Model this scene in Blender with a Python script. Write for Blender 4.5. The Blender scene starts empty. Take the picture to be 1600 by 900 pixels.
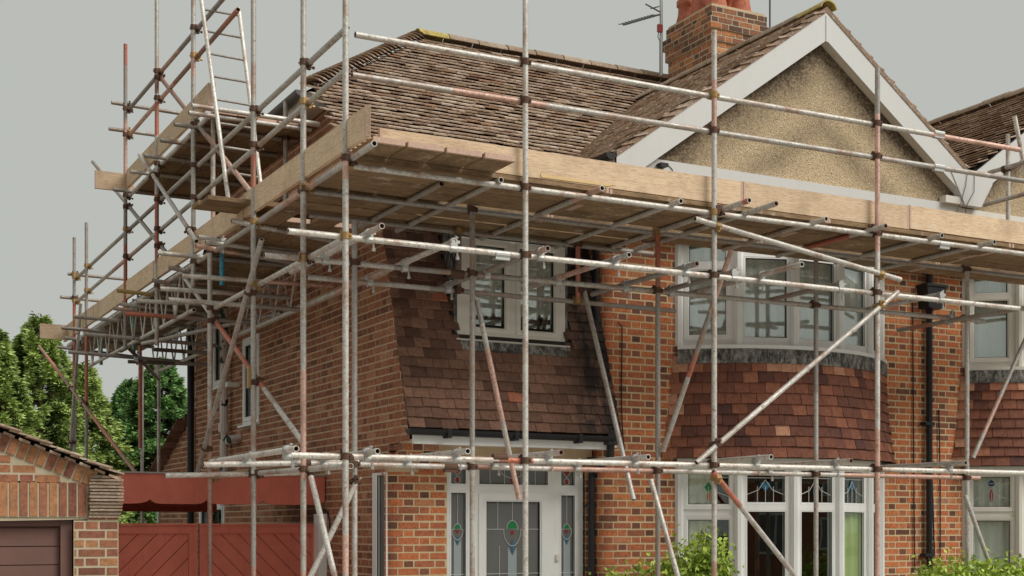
import bpy, math, random
import numpy as np
from mathutils import Vector, Matrix
R = math.radians
random.seed(7)
S = bpy.context.scene
C = S.collection

# ------------------------------------------------------------------ camera
E = 1.90                                   # eye height
THETA = R(27.85)
FPX, HORIZON = 2129.0, 823.0               # focal length and horizon in photograph pixels
CAM = Vector((-5.10, -12.0, E))
cd = bpy.data.cameras.new('camera')
cam = bpy.data.objects.new('camera', cd); C.objects.link(cam)
cam.location = CAM; cam.rotation_euler = (R(90), 0, -THETA)
cd.sensor_width = 36; cd.lens = 36 * FPX / 1600
cd.shift_y = (HORIZON - 450) / 1600
cd.clip_start = 0.1; cd.clip_end = 2000
S.camera = cam

# ------------------------------------------------------------------ overcast sky and soft sun
SUN_EL, SUN_AZ = R(44), R(36)              # azimuth measured from the house front towards the right
w = bpy.data.worlds.new('World'); S.world = w; w.use_nodes = True
nt = w.node_tree; bg = nt.nodes['Background']
bg.inputs['Color'].default_value = (0.491, 0.508, 0.480, 1); bg.inputs['Strength'].default_value = 0.52
ld = bpy.data.lights.new('sun', 'SUN'); ld.energy = 1.5; ld.angle = R(34); ld.color = (1, 0.96, 0.9)
sun = bpy.data.objects.new('sun', ld); C.objects.link(sun)
sun_dir = Vector((math.sin(SUN_AZ) * math.cos(SUN_EL), -math.cos(SUN_AZ) * math.cos(SUN_EL), math.sin(SUN_EL)))
sun.rotation_euler = sun_dir.to_track_quat('Z', 'Y').to_euler()
sun.location = sun_dir * 40
S.view_settings.view_transform = 'Standard'; S.view_settings.look = 'None'
S.view_settings.exposure = math.log2(1 / 0.52); S.view_settings.gamma = 1

# ------------------------------------------------------------------ helpers
ct, st = math.cos(THETA), math.sin(THETA)
def ray(px, py):
    a = (px - 800) / FPX
    return Vector((a * ct + st, -a * st + ct, (HORIZON - py) / FPX))
def onY(px, py, Y):
    d = ray(px, py); return CAM + d * ((Y - CAM.y) / d.y)
def onX(px, py, X):
    d = ray(px, py); return CAM + d * ((X - CAM.x) / d.x)
def onZ(px, py, Z):
    d = ray(px, py); return CAM + d * ((Z - CAM.z) / d.z)
def project(p):
    v = Vector(p) - CAM
    f = v.x * st + v.y * ct; l = v.x * ct - v.y * st
    if f < 0.1: return None
    return 800 + FPX * l / f, HORIZON - FPX * v.z / f, f

def tag(o, label=None, cat=None, group=None, kind=None):
    if label: o['label'] = label
    if cat: o['category'] = cat
    if group: o['group'] = group
    if kind: o['kind'] = kind
    return o
def empty(name, loc, label, cat, group=None):
    o = bpy.data.objects.new(name, None); C.objects.link(o); o.location = loc
    o.empty_display_size = 0.1
    return tag(o, label, cat, group)
def adopt(o, parent):
    if parent is None: return o
    o.parent = parent
    if parent.type == 'EMPTY': o.matrix_parent_inverse = Matrix.Translation(-Vector(parent.location))
    return o

class MB:
    """collects faces, each with a tone, and links them as ONE mesh object"""
    def __init__(s): s.v, s.f, s.t, s.c = [], [], [], []
    def add(s, verts, faces, tone=0.5, col=None):
        b = len(s.v)
        s.v += [tuple(v) for v in verts]; s.f += [tuple(i + b for i in f) for f in faces]
        s.t += [tone] * len(verts)
        if col is not None: s.c += [(*col, 1.0)] * len(verts)
    def quad(s, a, b, c, d, tone=0.5): s.add((a, b, c, d), ((0, 1, 2, 3),), tone)
    def box(s, o, ax, ay, az, x0, x1, y0, y1, z0, z1, tone=0.5, col=None):
        vs = [o + ax * x + ay * y + az * z for z in (z0, z1) for y in (y0, y1) for x in (x0, x1)]
        s.add(vs, BOXF, tone, col)
    def bx(s, x0, x1, y0, y1, z0, z1, tone=0.5, col=None):
        s.box(O, AX, AY, AZ, x0, x1, y0, y1, z0, z1, tone, col)
    def tube(s, a, b, r, n=10, tone=0.5, caps=True, r2=None, col=None):
        a, b = Vector(a), Vector(b); d = (b - a).normalized()
        u = d.orthogonal().normalized(); v = d.cross(u); r2 = r if r2 is None else r2
        ring = [(math.cos(2 * math.pi * k / n), math.sin(2 * math.pi * k / n)) for k in range(n)]
        vs = [a + (u * c + v * q) * r for c, q in ring] + [b + (u * c + v * q) * r2 for c, q in ring]
        fs = [(k, (k + 1) % n, n + (k + 1) % n, n + k) for k in range(n)]
        if caps: fs += [tuple(range(n - 1, -1, -1)), tuple(range(n, 2 * n))]
        s.add(vs, fs, tone, col)
    def path(s, pts, r, n=6, tone=0.5):
        for a, b in zip(pts[:-1], pts[1:]): s.tube(a, b, r, n, tone)
    def prism(s, poly, d, tone=0.5):
        """closed polygon of points pushed along the vector d"""
        n = len(poly); vs = [Vector(p) for p in poly] + [Vector(p) + d for p in poly]
        s.add(vs, [tuple(range(n - 1, -1, -1)), tuple(range(n, 2 * n))] + [(k, (k + 1) % n, n + (k + 1) % n, n + k) for k in range(n)], tone)
    def mesh(s, name, mat, smooth=False):
        m = bpy.data.meshes.new(name); m.from_pydata(s.v, [], s.f)
        m.materials.append(mat)
        a = m.attributes.new('tone', 'FLOAT', 'POINT'); a.data.foreach_set('value', np.array(s.t, dtype=np.float32))
        if len(s.c) == len(s.v) and s.c:
            a = m.attributes.new('paint', 'FLOAT_COLOR', 'POINT'); a.data.foreach_set('color', np.array(s.c, dtype=np.float32).ravel())
        if smooth: m.polygons.foreach_set('use_smooth', [True] * len(m.polygons))
        m.update(); return m
    def build(s, name, mat, parent=None, smooth=False, kind=None):
        o = bpy.data.objects.new(name, s.mesh(name, mat, smooth)); C.objects.link(o)
        adopt(o, parent)
        if kind: o['kind'] = kind
        return o
O, AX, AY, AZ = Vector((0, 0, 0)), Vector((1, 0, 0)), Vector((0, 1, 0)), Vector((0, 0, 1))
BOXF = [(0, 2, 3, 1), (4, 5, 7, 6), (0, 1, 5, 4), (2, 6, 7, 3), (0, 4, 6, 2), (1, 3, 7, 5)]

class Pieces:
    """alike pieces of one surface: the 300 that show largest become objects of their own, the rest one mesh"""
    def __init__(s): s.p = []
    def add(s, verts, faces, M, tone, key=None): s.p.append((verts, faces, M, tone, key))
    def area(s, q):
        c = q[2] @ (sum((Vector(v) for v in q[0]), Vector()) / len(q[0]))
        r = project(c)
        if r is None or not (-20 < r[0] < 1620 and -20 < r[1] < 915): return 0
        pts = [project(q[2] @ Vector(v)) for v in q[0]]
        xs = [k[0] for k in pts]; ys = [k[1] for k in pts]
        return (max(xs) - min(xs)) * (max(ys) - min(ys))
    def build(s, single, rest, mat, parent, limit=300, prefer=None):
        order = sorted(range(len(s.p)), key=lambda i: -s.area(s.p[i]) * (prefer(s.p[i]) if prefer else 1))
        cache = {}
        for i in order[:limit]:
            verts, faces, M, tone, key = s.p[i]
            k = (key, round(tone, 1)) if key is not None else None
            me = cache.get(k) if k else None
            if me is None:
                mb = MB(); mb.add(verts, faces, round(tone, 1) if k else tone); me = mb.mesh(single, mat)
                if k: cache[k] = me
            o = bpy.data.objects.new(single, me); C.objects.link(o); adopt(o, parent); o.matrix_basis = M
        mb = MB()
        for i in order[limit:]:
            verts, faces, M, tone, key = s.p[i]
            mb.add([M @ Vector(v) for v in verts], faces, tone)
        if mb.v: mb.build(rest, mat, parent, kind='stuff')

def frame_matrix(o, ax, ay, az):
    return Matrix(((ax.x, ay.x, az.x, o.x), (ax.y, ay.y, az.y, o.y), (ax.z, ay.z, az.z, o.z), (0, 0, 0, 1)))

# ------------------------------------------------------------------ materials
def mat(name, col, rough=0.7, metal=0.0, spec=0.3):
    m = bpy.data.materials.new(name); m.use_nodes = True
    b = m.node_tree.nodes['Principled BSDF']
    b.inputs['Base Color'].default_value = (*col, 1); b.inputs['Roughness'].default_value = rough
    b.inputs['Metallic'].default_value = metal; b.inputs['Specular IOR Level'].default_value = spec
    return m
def N(m, t, **kw):
    n = m.node_tree.nodes.new(t)
    for k, v in kw.items(): setattr(n, k, v)
    return n
def L(m, a, b): m.node_tree.links.new(a, b)
def bsdf(m): return m.node_tree.nodes['Principled BSDF']
def position(m, scale=(1, 1, 1), obj=False):
    if obj:
        src = N(m, 'ShaderNodeTexCoord').outputs['Object']
    else:
        src = N(m, 'ShaderNodeNewGeometry').outputs['Position']
    mp = N(m, 'ShaderNodeMapping'); mp.inputs['Scale'].default_value = scale
    L(m, src, mp.inputs['Vector']); return mp.outputs['Vector']
def noise(m, scale, detail=4, rough=0.6, vec=None, dist=0.0):
    n = N(m, 'ShaderNodeTexNoise'); n.inputs['Scale'].default_value = scale
    n.inputs['Detail'].default_value = detail; n.inputs['Roughness'].default_value = rough; n.inputs['Distortion'].default_value = dist
    L(m, vec if vec is not None else position(m), n.inputs['Vector']); return n.outputs['Fac']
def ramp(m, fac, stops, interp='LINEAR'):
    r = N(m, 'ShaderNodeValToRGB'); e = r.color_ramp.elements; r.color_ramp.interpolation = interp
    while len(e) < len(stops): e.new(0.5)
    for k, (p, c) in enumerate(stops):
        e[k].position = p; e[k].color = (*c, 1) if len(c) == 3 else c
    L(m, fac, r.inputs['Fac']); return r.outputs['Color']
def grey(v): return (v, v, v)
def mix(m, fac, a, b, mode='MIX'):
    n = N(m, 'ShaderNodeMix', data_type='RGBA', blend_type=mode)
    for s_, v in ((n.inputs[0], fac), (n.inputs[6], a), (n.inputs[7], b)):
        if isinstance(v, (int, float)): s_.default_value = v
        elif isinstance(v, tuple): s_.default_value = (*v, 1)
        else: L(m, v, s_)
    return n.outputs[2]
def attr(m, name, out='Fac'):
    return N(m, 'ShaderNodeAttribute', attribute_name=name).outputs[out]
def bump(m, h, strength=0.3, dist=0.01):
    b = N(m, 'ShaderNodeBump'); b.inputs['Strength'].default_value = strength; b.inputs['Distance'].default_value = dist
    L(m, h, b.inputs['Height']); L(m, b.outputs['Normal'], bsdf(m).inputs['Normal'])
def base(m, c): L(m, c, bsdf(m).inputs['Base Color'])

def brick_mat(name, stops, lines=False):
    m = mat(name, (.3, .15, .1), 0.9, spec=0.15)
    c = ramp(m, attr(m, 'tone'), stops)
    n1 = noise(m, 30, 6, 0.7)
    c = mix(m, 0.75, c, ramp(m, n1, [(0.25, grey(0.35)), (0.5, grey(0.95)), (0.78, grey(1.5))]), 'MULTIPLY')
    n2 = noise(m, 5, 4)
    c = mix(m, ramp(m, n2, [(0.52, grey(0)), (0.75, grey(0.4))]), c, (0.10, 0.075, 0.06))
    if lines:                                  # wire-cut rustic face: fine horizontal combing
        wv = N(m, 'ShaderNodeTexWave', bands_direction='Z'); wv.inputs['Scale'].default_value = 21
        wv.inputs['Distortion'].default_value = 1.2; wv.inputs['Detail Scale'].default_value = 2.0
        L(m, position(m), wv.inputs['Vector'])
        bump(m, wv.outputs['Fac'], 0.9, 0.008)
    else:
        bump(m, noise(m, 120, 4, 0.7), 0.5, 0.006)
    base(m, c); return m
M_BRICK = brick_mat('front_brick', [(0.0, (.16, .075, .052)), (0.2, (.27, .115, .075)), (0.42, (.48, .165, .085)), (0.62, (.60, .195, .085)), (0.82, (.64, .24, .10)), (1.0, (.46, .23, .15))])
M_SIDE = brick_mat('side_brick', [(0.0, (.30, .14, .095)), (0.4, (.48, .205, .12)), (0.75, (.56, .25, .14)), (1.0, (.64, .35, .21))], lines=True)
M_GARAGE_BRICK = brick_mat('garage_brick', [(0.0, (.17, .075, .055)), (0.3, (.28, .115, .075)), (0.6, (.38, .165, .09)), (1.0, (.48, .26, .115))])
M_CHIM = brick_mat('chimney_brick', [(0.0, (.14, .08, .06)), (0.35, (.30, .14, .085)), (0.7, (.50, .20, .09)), (1.0, (.60, .30, .13))])

def mortar_mat(name, a, b):
    m = mat(name, a, 0.95, spec=0.1)
    base(m, mix(m, noise(m, 9, 5), a, b)); bump(m, noise(m, 150, 3), 0.4, 0.004); return m
M_MORTAR = mortar_mat('lime_mortar', (.78, .63, .39), (.56, .44, .27))
M_MORTAR_SIDE = mortar_mat('side_mortar', (.66, .48, .32), (.50, .36, .24))
M_MORTAR_PALE = mortar_mat('pale_mortar', (.58, .50, .36), (.44, .37, .26))

def tile_mat(name, stops, lichen=None, spots=True, rough=0.85):
    m = mat(name, (.2, .12, .1), rough, spec=0.25)
    c = ramp(m, attr(m, 'tone'), stops)
    c = mix(m, 0.7, c, ramp(m, noise(m, 22, 6, 0.7), [(0.25, grey(0.4)), (0.5, grey(0.95)), (0.8, grey(1.45))]), 'MULTIPLY')
    if lichen:
        c = mix(m, ramp(m, noise(m, 14, 5, 0.75), [(0.48, grey(0)), (0.62, grey(0.75))]), c, lichen[0])
        c = mix(m, ramp(m, noise(m, 2.3, 5, 0.7), [(0.55, grey(0)), (0.72, grey(0.6))]), c, lichen[1])
        c = mix(m, ramp(m, noise(m, 60, 2, 0.5), [(0.64, grey(0)), (0.70, grey(0.8))]), c, lichen[2])
    if spots:
        c = mix(m, ramp(m, noise(m, 75, 2, 0.5), [(0.70, grey(0)), (0.75, grey(0.55))]), c, (.55, .5, .45))
    base(m, c); bump(m, noise(m, 90, 4, 0.7), 0.45, 0.006); return m
M_ROOF = tile_mat('roof_tiles', [(0.0, (.24, .16, .12)), (0.35, (.44, .32, .235)), (0.7, (.62, .51, .41)), (1.0, (.42, .25, .16))],
                  ((.30, .18, .09), (.60, .52, .45), (.72, .66, .60)), False)
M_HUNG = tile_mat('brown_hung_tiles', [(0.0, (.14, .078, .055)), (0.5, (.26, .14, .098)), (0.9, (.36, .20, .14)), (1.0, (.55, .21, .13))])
def stain_shade_x(m, x0, x1, col):
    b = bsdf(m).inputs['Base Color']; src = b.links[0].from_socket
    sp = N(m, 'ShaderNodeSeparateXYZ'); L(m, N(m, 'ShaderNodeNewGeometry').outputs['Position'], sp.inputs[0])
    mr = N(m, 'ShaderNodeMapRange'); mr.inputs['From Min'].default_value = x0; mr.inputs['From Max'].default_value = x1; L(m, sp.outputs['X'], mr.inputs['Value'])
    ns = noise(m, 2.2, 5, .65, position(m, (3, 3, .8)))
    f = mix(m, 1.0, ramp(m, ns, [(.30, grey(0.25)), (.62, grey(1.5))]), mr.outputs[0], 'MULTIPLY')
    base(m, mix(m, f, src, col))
stain_shade_x(M_HUNG, 1.55, 2.2, (.035, .027, .024))  # dark streaks, plus the shade beside the wing painted into the tile colour
M_BAYTILE = tile_mat('red_hung_tiles', [(0.0, (.12, .055, .045)), (0.4, (.23, .092, .06)), (0.75, (.33, .13, .078)), (0.9, (.41, .17, .10)), (1.0, (.60, .31, .20))])
M_RIDGE = tile_mat('ridge_tile', [(0.0, (.28, .20, .14)), (0.6, (.42, .32, .25)), (0.85, (.45, .34, .24)), (1.0, (.52, .41, .12))], ((.26, .19, .10), (.48, .40, .32), (.62, .55, .45)), False)
M_POT = tile_mat('terracotta', [(0.0, (.46, .15, .09)), (1.0, (.55, .20, .12))], None, False)

def timber_mat(name, a, b, dark, sc=(2.0, 26, 26), rough=0.85):
    m = mat(name, a, rough, spec=0.15)
    v = position(m, sc, obj=True)
    g = noise(m, 1.6, 6, 0.65, v, 0.6)
    c = mix(m, ramp(m, g, [(0.3, grey(0)), (0.7, grey(1))]), a, b)
    c = mix(m, ramp(m, noise(m, 5, 5, 0.7, v), [(0.50, grey(0)), (0.66, grey(0.85))]), c, dark)
    c = mix(m, ramp(m, noise(m, 2.6, 5, .7), [(0.48, grey(0)), (0.72, grey(0.6))]), c, dark)
    c = mix(m, ramp(m, noise(m, 4.5, 6, .75, position(m, (1, 1, 1))), [(0.58, grey(0)), (0.68, grey(0.5))]), c, (.66, .58, .48))
    kn = N(m, 'ShaderNodeTexVoronoi'); kn.inputs['Scale'].default_value = 1.0; L(m, position(m, (2.2, 7, 7), obj=True), kn.inputs['Vector'])
    c = mix(m, ramp(m, kn.outputs['Distance'], [(0.04, grey(0.85)), (0.13, grey(0))]), c, dark)
    c = mix(m, 1.0, c, ramp(m, attr(m, 'tone'), [(0.0, grey(0.6)), (0.5, grey(1.0)), (1.0, grey(1.2))]), 'MULTIPLY')
    base(m, c); bump(m, g, 0.3, 0.004); return m
M_TOE = timber_mat('new_board', (.80, .61, .42), (.66, .48, .32), (.40, .28, .18))
M_DECK = timber_mat('old_board', (.34, .23, .13), (.23, .15, .085), (.085, .055, .035))

def tube_mat():
    m = mat('scaffold_tube', (.4, .4, .4), 0.55, 0.35, 0.4)
    c = attr(m, 'paint', 'Color')
    c = mix(m, 0.8, c, ramp(m, noise(m, 45, 6, 0.7), [(0.28, grey(0.55)), (0.5, grey(1.0)), (0.75, grey(1.3))]), 'MULTIPLY')
    c = mix(m, ramp(m, noise(m, 3.2, 6, 0.7), [(0.50, grey(0)), (0.66, grey(0.8))]), c, (.36, .22, .155))
    c = mix(m, ramp(m, noise(m, 26, 4, 0.7), [(0.56, grey(0)), (0.68, grey(0.75))]), c, (.25, .15, .10))
    base(m, c); L(m, ramp(m, noise(m, 20), [(0.3, grey(0.4)), (0.7, grey(0.75))]), bsdf(m).inputs['Roughness'])
    bump(m, noise(m, 120, 3), 0.2, 0.002); return m
M_TUBE = tube_mat()
M_RUST = mat('rusty_steel', (.12, .065, .045), 0.75, 0.4)
base(M_RUST, mix(M_RUST, noise(M_RUST, 35, 4), (.20, .10, .06), (.06, .045, .04)))
M_ZINC = mat('zinc_clip', (.50, .50, .48), 0.45, 0.6)
M_BRASS = mat('rusted_gold_coupler', (.38, .24, .10), 0.5, 0.5)

def plain(name, col, rough=0.5, var=0.12, sc=3, metal=0.0, streak=None):
    m = mat(name, col, rough, metal)
    lo = tuple(k * (1 - var) for k in col); hi = tuple(min(1, k * (1 + var)) for k in col)
    c = mix(m, noise(m, sc, 5, 0.65), lo, hi)
    if streak:
        c = mix(m, ramp(m, noise(m, 3, 5, 0.7, position(m, (6, 6, 0.7))), [(0.55, grey(0)), (0.8, grey(0.5))]), c, streak)
    base(m, c); return m
M_WHITE = plain('white_upvc', (.86, .86, .84), 0.35, 0.03, streak=(.66, .64, .6))
M_FACE = plain('weathered_white_board', (.66, .66, .64), 0.45, 0.03, streak=(.55, .54, .5))
M_CREAM = plain('cream_paint', (.76, .73, .66), 0.4, 0.05, streak=(.55, .5, .42))
M_BLACK = plain('black_plastic', (.022, .022, .024), 0.45, 0.2)
M_GREYP = plain('grey_gutter', (.12, .12, .125), 0.5, 0.2)
M_RED = plain('red_stained_timber', (.64, .175, .12), 0.6, 0.25, 5, streak=(.33, .08, .055))
M_GDOOR = plain('brown_garage_door', (.16, .085, .07), 0.6, 0.25, 4)
M_LEADM = plain('lead_sheet', (.10, .10, .10), 0.75, 0.5, 12, streak=(.42, .39, .34))
base(M_LEADM, mix(M_LEADM, ramp(M_LEADM, noise(M_LEADM, 3, 6, .75, position(M_LEADM, (7, 7, 3))), [(.45, grey(0)), (.62, grey(.9))]), ramp(M_LEADM, noise(M_LEADM, 9, 4), [(.35, (.03, .03, .03)), (.65, (.12, .115, .11))]), (.40, .38, .34)))
M_RENDER = plain('stained_render', (.58, .43, .28), 0.9, 0.3, 6, streak=(.16, .10, .06))
M_CAME = plain('lead_came', (.55, .55, .53), 0.5, 0.05)
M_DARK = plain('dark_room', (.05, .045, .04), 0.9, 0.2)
M_NET = plain('net_curtain', (.90, .90, .87), 0.9, 0.06)
M_DRAPE = plain('cream_curtain', (.80, .76, .62), 0.9, 0.08)
M_GREEN_DRAPE = plain('green_curtain', (.50, .58, .24), 0.9, 0.12)
M_PIPE = mat('flaking_pipe', (.6, .55, .5), 0.6)
_n = noise(M_PIPE, 5, 3, 0.5)
base(M_PIPE, mix(M_PIPE, ramp(M_PIPE, _n, [(0.57, grey(0)), (0.59, grey(1))]), (.66, .60, .55), ramp(M_PIPE, noise(M_PIPE, 4, 3), [(0.45, (.05, .10, .07)), (0.55, (.03, .03, .03))])))
M_STAIN = {k: plain('stained_glass_' + k, c, 0.25, 0.1) for k, c in dict(red=(.30, .05, .04), green=(.03, .22, .08), blue=(.03, .17, .30), amber=(.45, .16, .07), pale=(.36, .42, .44), navy=(.03, .06, .15)).items()}

def glass_mat(name, refl, tint, rough=0.0, wob=0.0):
    m = bpy.data.materials.new(name); m.use_nodes = True; t = m.node_tree; t.nodes.clear()
    out = N(m, 'ShaderNodeOutputMaterial'); mx = N(m, 'ShaderNodeMixShader')
    tr = N(m, 'ShaderNodeBsdfTransparent'); tr.inputs['Color'].default_value = (*tint, 1)
    gl = N(m, 'ShaderNodeBsdfGlossy'); gl.inputs['Color'].default_value = (.95, .97, .96, 1); gl.inputs['Roughness'].default_value = rough
    lw = N(m, 'ShaderNodeFresnel'); lw.inputs['IOR'].default_value = 1.52
    ad = N(m, 'ShaderNodeMath', operation='ADD', use_clamp=True); ad.inputs[1].default_value = refl
    L(m, lw.outputs[0], ad.inputs[0])
    bf = N(m, 'ShaderNodeMath', operation='SUBTRACT'); bf.inputs[0].default_value = 1.0; L(m, N(m, 'ShaderNodeNewGeometry').outputs['Backfacing'], bf.inputs[1])
    mu = N(m, 'ShaderNodeMath', operation='MULTIPLY'); L(m, ad.outputs[0], mu.inputs[0]); L(m, bf.outputs[0], mu.inputs[1]); L(m, mu.outputs[0], mx.inputs[0])
    L(m, tr.outputs[0], mx.inputs[1]); L(m, gl.outputs[0], mx.inputs[2]); L(m, mx.outputs[0], out.inputs[0])
    if wob:
        b = N(m, 'ShaderNodeBump'); b.inputs['Strength'].default_value = wob; b.inputs['Distance'].default_value = 0.02
        L(m, noise(m, 2.5, 1), b.inputs['Height']); L(m, b.outputs[0], gl.inputs['Normal'])
    return m
M_GLASS = glass_mat('window_glass', 0.50, (.97, .99, .98), 0.0, 0.03)
M_GLASS_LOW = glass_mat('lower_window_glass', 0.10, (.95, .98, .96), 0.0, 0.03)
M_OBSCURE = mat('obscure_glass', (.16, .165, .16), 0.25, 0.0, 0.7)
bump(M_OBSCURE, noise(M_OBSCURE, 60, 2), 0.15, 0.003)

M_PEBBLE = mat('pebbledash', (.5, .4, .26), 0.95, spec=0.1)
_v = N(M_PEBBLE, 'ShaderNodeTexVoronoi'); _v.inputs['Scale'].default_value = 120; L(M_PEBBLE, position(M_PEBBLE), _v.inputs['Vector'])
_c = ramp(M_PEBBLE, _v.outputs['Color'], [(0.10, (.40, .27, .16)), (0.3, (.68, .51, .30)), (0.62, (.80, .63, .40)), (0.9, (.90, .78, .58))])
_big = noise(M_PEBBLE, 1.3, 5, 0.7)
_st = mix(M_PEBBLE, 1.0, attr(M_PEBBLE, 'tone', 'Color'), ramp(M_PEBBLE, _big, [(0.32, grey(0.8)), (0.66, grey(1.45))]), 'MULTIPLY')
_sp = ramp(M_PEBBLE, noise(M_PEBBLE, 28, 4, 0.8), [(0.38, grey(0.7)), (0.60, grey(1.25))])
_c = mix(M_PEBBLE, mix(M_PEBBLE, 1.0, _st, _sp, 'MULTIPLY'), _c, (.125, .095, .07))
_c = mix(M_PEBBLE, ramp(M_PEBBLE, noise(M_PEBBLE, 55, 2, .5), [(.60, grey(0)), (.68, grey(.6))]), _c, (.16, .11, .07))
base(M_PEBBLE, _c); bump(M_PEBBLE, _v.outputs['Distance'], 0.9, 0.012)

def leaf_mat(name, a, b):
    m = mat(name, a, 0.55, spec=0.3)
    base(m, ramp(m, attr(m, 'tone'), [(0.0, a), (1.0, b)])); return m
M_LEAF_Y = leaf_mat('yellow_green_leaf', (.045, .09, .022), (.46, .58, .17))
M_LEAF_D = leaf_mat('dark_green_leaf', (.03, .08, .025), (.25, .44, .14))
M_LEAF_B = leaf_mat('bright_leaf', (.08, .17, .02), (.52, .66, .10))
M_BARK = plain('bark', (.12, .08, .05), 0.9, 0.3, 12)
M_GROUND = plain('ground', (.24, .23, .20), 0.95, 0.3, 2)
M_DRIVE = plain('driveway', (.52, .50, .46), 0.9, 0.2, 3)  # unseen; colour raised to bounce light up under the deck
M_ROAD = plain('asphalt', (.05, .05, .052), 0.9, 0.25, 6)
M_BOUNCE_GRAVEL = plain('bounce_gravel', (.46, .43, .38), 0.95, 0.3, 30)
M_STONE = plain('kerb_stone', (.33, .32, .30), 0.9, 0.15, 8)
# ------------------------------------------------------------------ ground
def sheet(name, x0, x1, y0, y1, z, m, kind='structure'):
    mb = MB(); mb.quad((x0, y0, z), (x1, y0, z), (x1, y1, z), (x0, y1, z)); return mb.build(name, m, kind=kind)
sheet('ground', -400, 400, -300, 500, 0.0, M_GROUND)
sheet('driveway', -6.2, 2.2, -13.5, 2.0, 0.004, M_DRIVE)
sheet('bounce_gravel', 2.2, 14, -9.0, -0.7, 0.006, M_BOUNCE_GRAVEL)  # unseen bed, made pale gravel to throw light up under the deck
sheet('pavement', -60, 60, -16.0, -13.5, 0.008, M_STONE)
sheet('road', -120, 120, -24.0, -16.0, 0.004, M_ROAD)

# ------------------------------------------------------------------ masonry builder
BRK = [(0, 1, 3, 2), (4, 6, 2, 0), (1, 3, 7, 5), (0, 1, 5, 4), (2, 6, 7, 3)]
def brick_box(l, h=0.062, d=0.03):
    c = 0.003                       # front corners 0..3, back 4..7; x along, y outward, z up
    return [(c, d, c), (l - c, d, c), (c, d, h - c), (l - c, d, h - c), (0, 0, 0), (l, 0, 0), (0, 0, h), (l, 0, h)]
class Wall:
    def __init__(s, pts):
        s.p = [Vector((x, y, 0)) for x, y in pts]; s.cum = [0.0]
        for a, b in zip(s.p[:-1], s.p[1:]): s.cum.append(s.cum[-1] + (b - a).length)
        s.len = s.cum[-1]
    def at(s, q):
        for k in range(len(s.p) - 1):
            if q <= s.cum[k + 1] + 1e-9 or k == len(s.p) - 2:
                d = (s.p[k + 1] - s.p[k]).normalized()
                return s.p[k] + d * (q - s.cum[k]), d, Vector((d.y, -d.x, 0)), k
    def cuts(s, a, b): return [a] + [c for c in s.cum if a + 1e-4 < c < b - 1e-4] + [b]
def arc(cx, cy, r, a0, a1, n=6):
    return [(cx + r * math.cos(R(a0 + (a1 - a0) * k / n)), cy + r * math.sin(R(a0 + (a1 - a0) * k / n))) for k in range(n + 1)]
def lay(wall, z0, z1, intervals, pieces, mortar, rng, tones=None, bond='flemish', off=0.0, proud=(0.001, 0.006), base0=0.0):
    k0 = int(math.floor((z0 - base0) / 0.075 + 1e-6)); z = base0 + k0 * 0.075
    k = k0
    while z < z1 - 0.03:
        for (a, b) in intervals(z + 0.0375):
            a, b = max(a, 0), min(b, wall.len)
            if b - a < 0.02: continue
            cs = wall.cuts(a, b)
            for p, q in zip(cs[:-1], cs[1:]):
                P0, _, n, _ = wall.at(p + 1e-6); P1, _, _, _ = wall.at(q - 1e-6)
                mortar.quad(P0 + AZ * z, P1 + AZ * z, P1 + AZ * (z + 0.075), P0 + AZ * (z + 0.075), rng.random())
            if bond == 'flemish': unit = [0.2130, 0.1000]; per = 0.338; sh = (k % 2) * 0.169 + off
            else: unit = [0.2155]; per = 0.2255; sh = (k % 2) * 0.11275 + off
            x = math.floor((a - sh) / per) * per + sh
            while x < b:
                xx = x
                for u in unit:
                    s0, s1 = max(xx, a + 0.004), min(xx + u, b - 0.004)
                    xx += u + 0.0125
                    if s1 - s0 < 0.014: continue
                    t = tones(rng, u) if tones else rng.random()
                    d = rng.uniform(*proud) + 0.01
                    P0, dr, n, ka = wall.at(s0 + 1e-6); _, _, _, kb = wall.at(s1 - 1e-6)
                    zj = z + 0.005 + rng.uniform(-.0012, .0012)
                    if ka == kb:
                        l = round((s1 - s0) / 0.0025) * 0.0025; dq = round(d / 0.002) * 0.002
                        M = frame_matrix(P0 - n * 0.01 + AZ * zj, dr, n, AZ)
                        pieces.add(brick_box(l, 0.062, dq), BRK, M, t, (round(l, 4), round(dq, 4)))
                    else:
                        cs = wall.cuts(s0, s1); V = []; F = []
                        for c in cs:
                            Pc, _, nc, _ = wall.at(c)
                            _, _, n2, _ = wall.at(min(c + 0.002, wall.len)); nc = (nc + n2).normalized()
                            for zz in (0, 0.062): V += [Pc - nc * 0.01 + AZ * zz, Pc + nc * (d - 0.01) + AZ * zz]
                        m_ = len(cs)
                        for j in range(m_ - 1):
                            o_ = j * 4; F += [(o_ + 1, o_ + 5, o_ + 7, o_ + 3), (o_, o_ + 4, o_ + 5, o_ + 1), (o_ + 2, o_ + 3, o_ + 7, o_ + 6)]
                        F += [(0, 1, 3, 2), (o_ + 4, o_ + 6, o_ + 7, o_ + 5)]
                        pieces.add([v for v in V], F, Matrix.Translation(AZ * zj), t, None)
                x += per
        z += 0.075; k += 1
def minus(iv, holes):
    for h0, h1 in holes:
        out = []
        for a, b in iv:
            if h1 <= a or h0 >= b: out.append((a, b)); continue
            if h0 > a: out.append((a, h0))
            if h1 < b: out.append((h1, b))
        iv = out
    return iv

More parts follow.
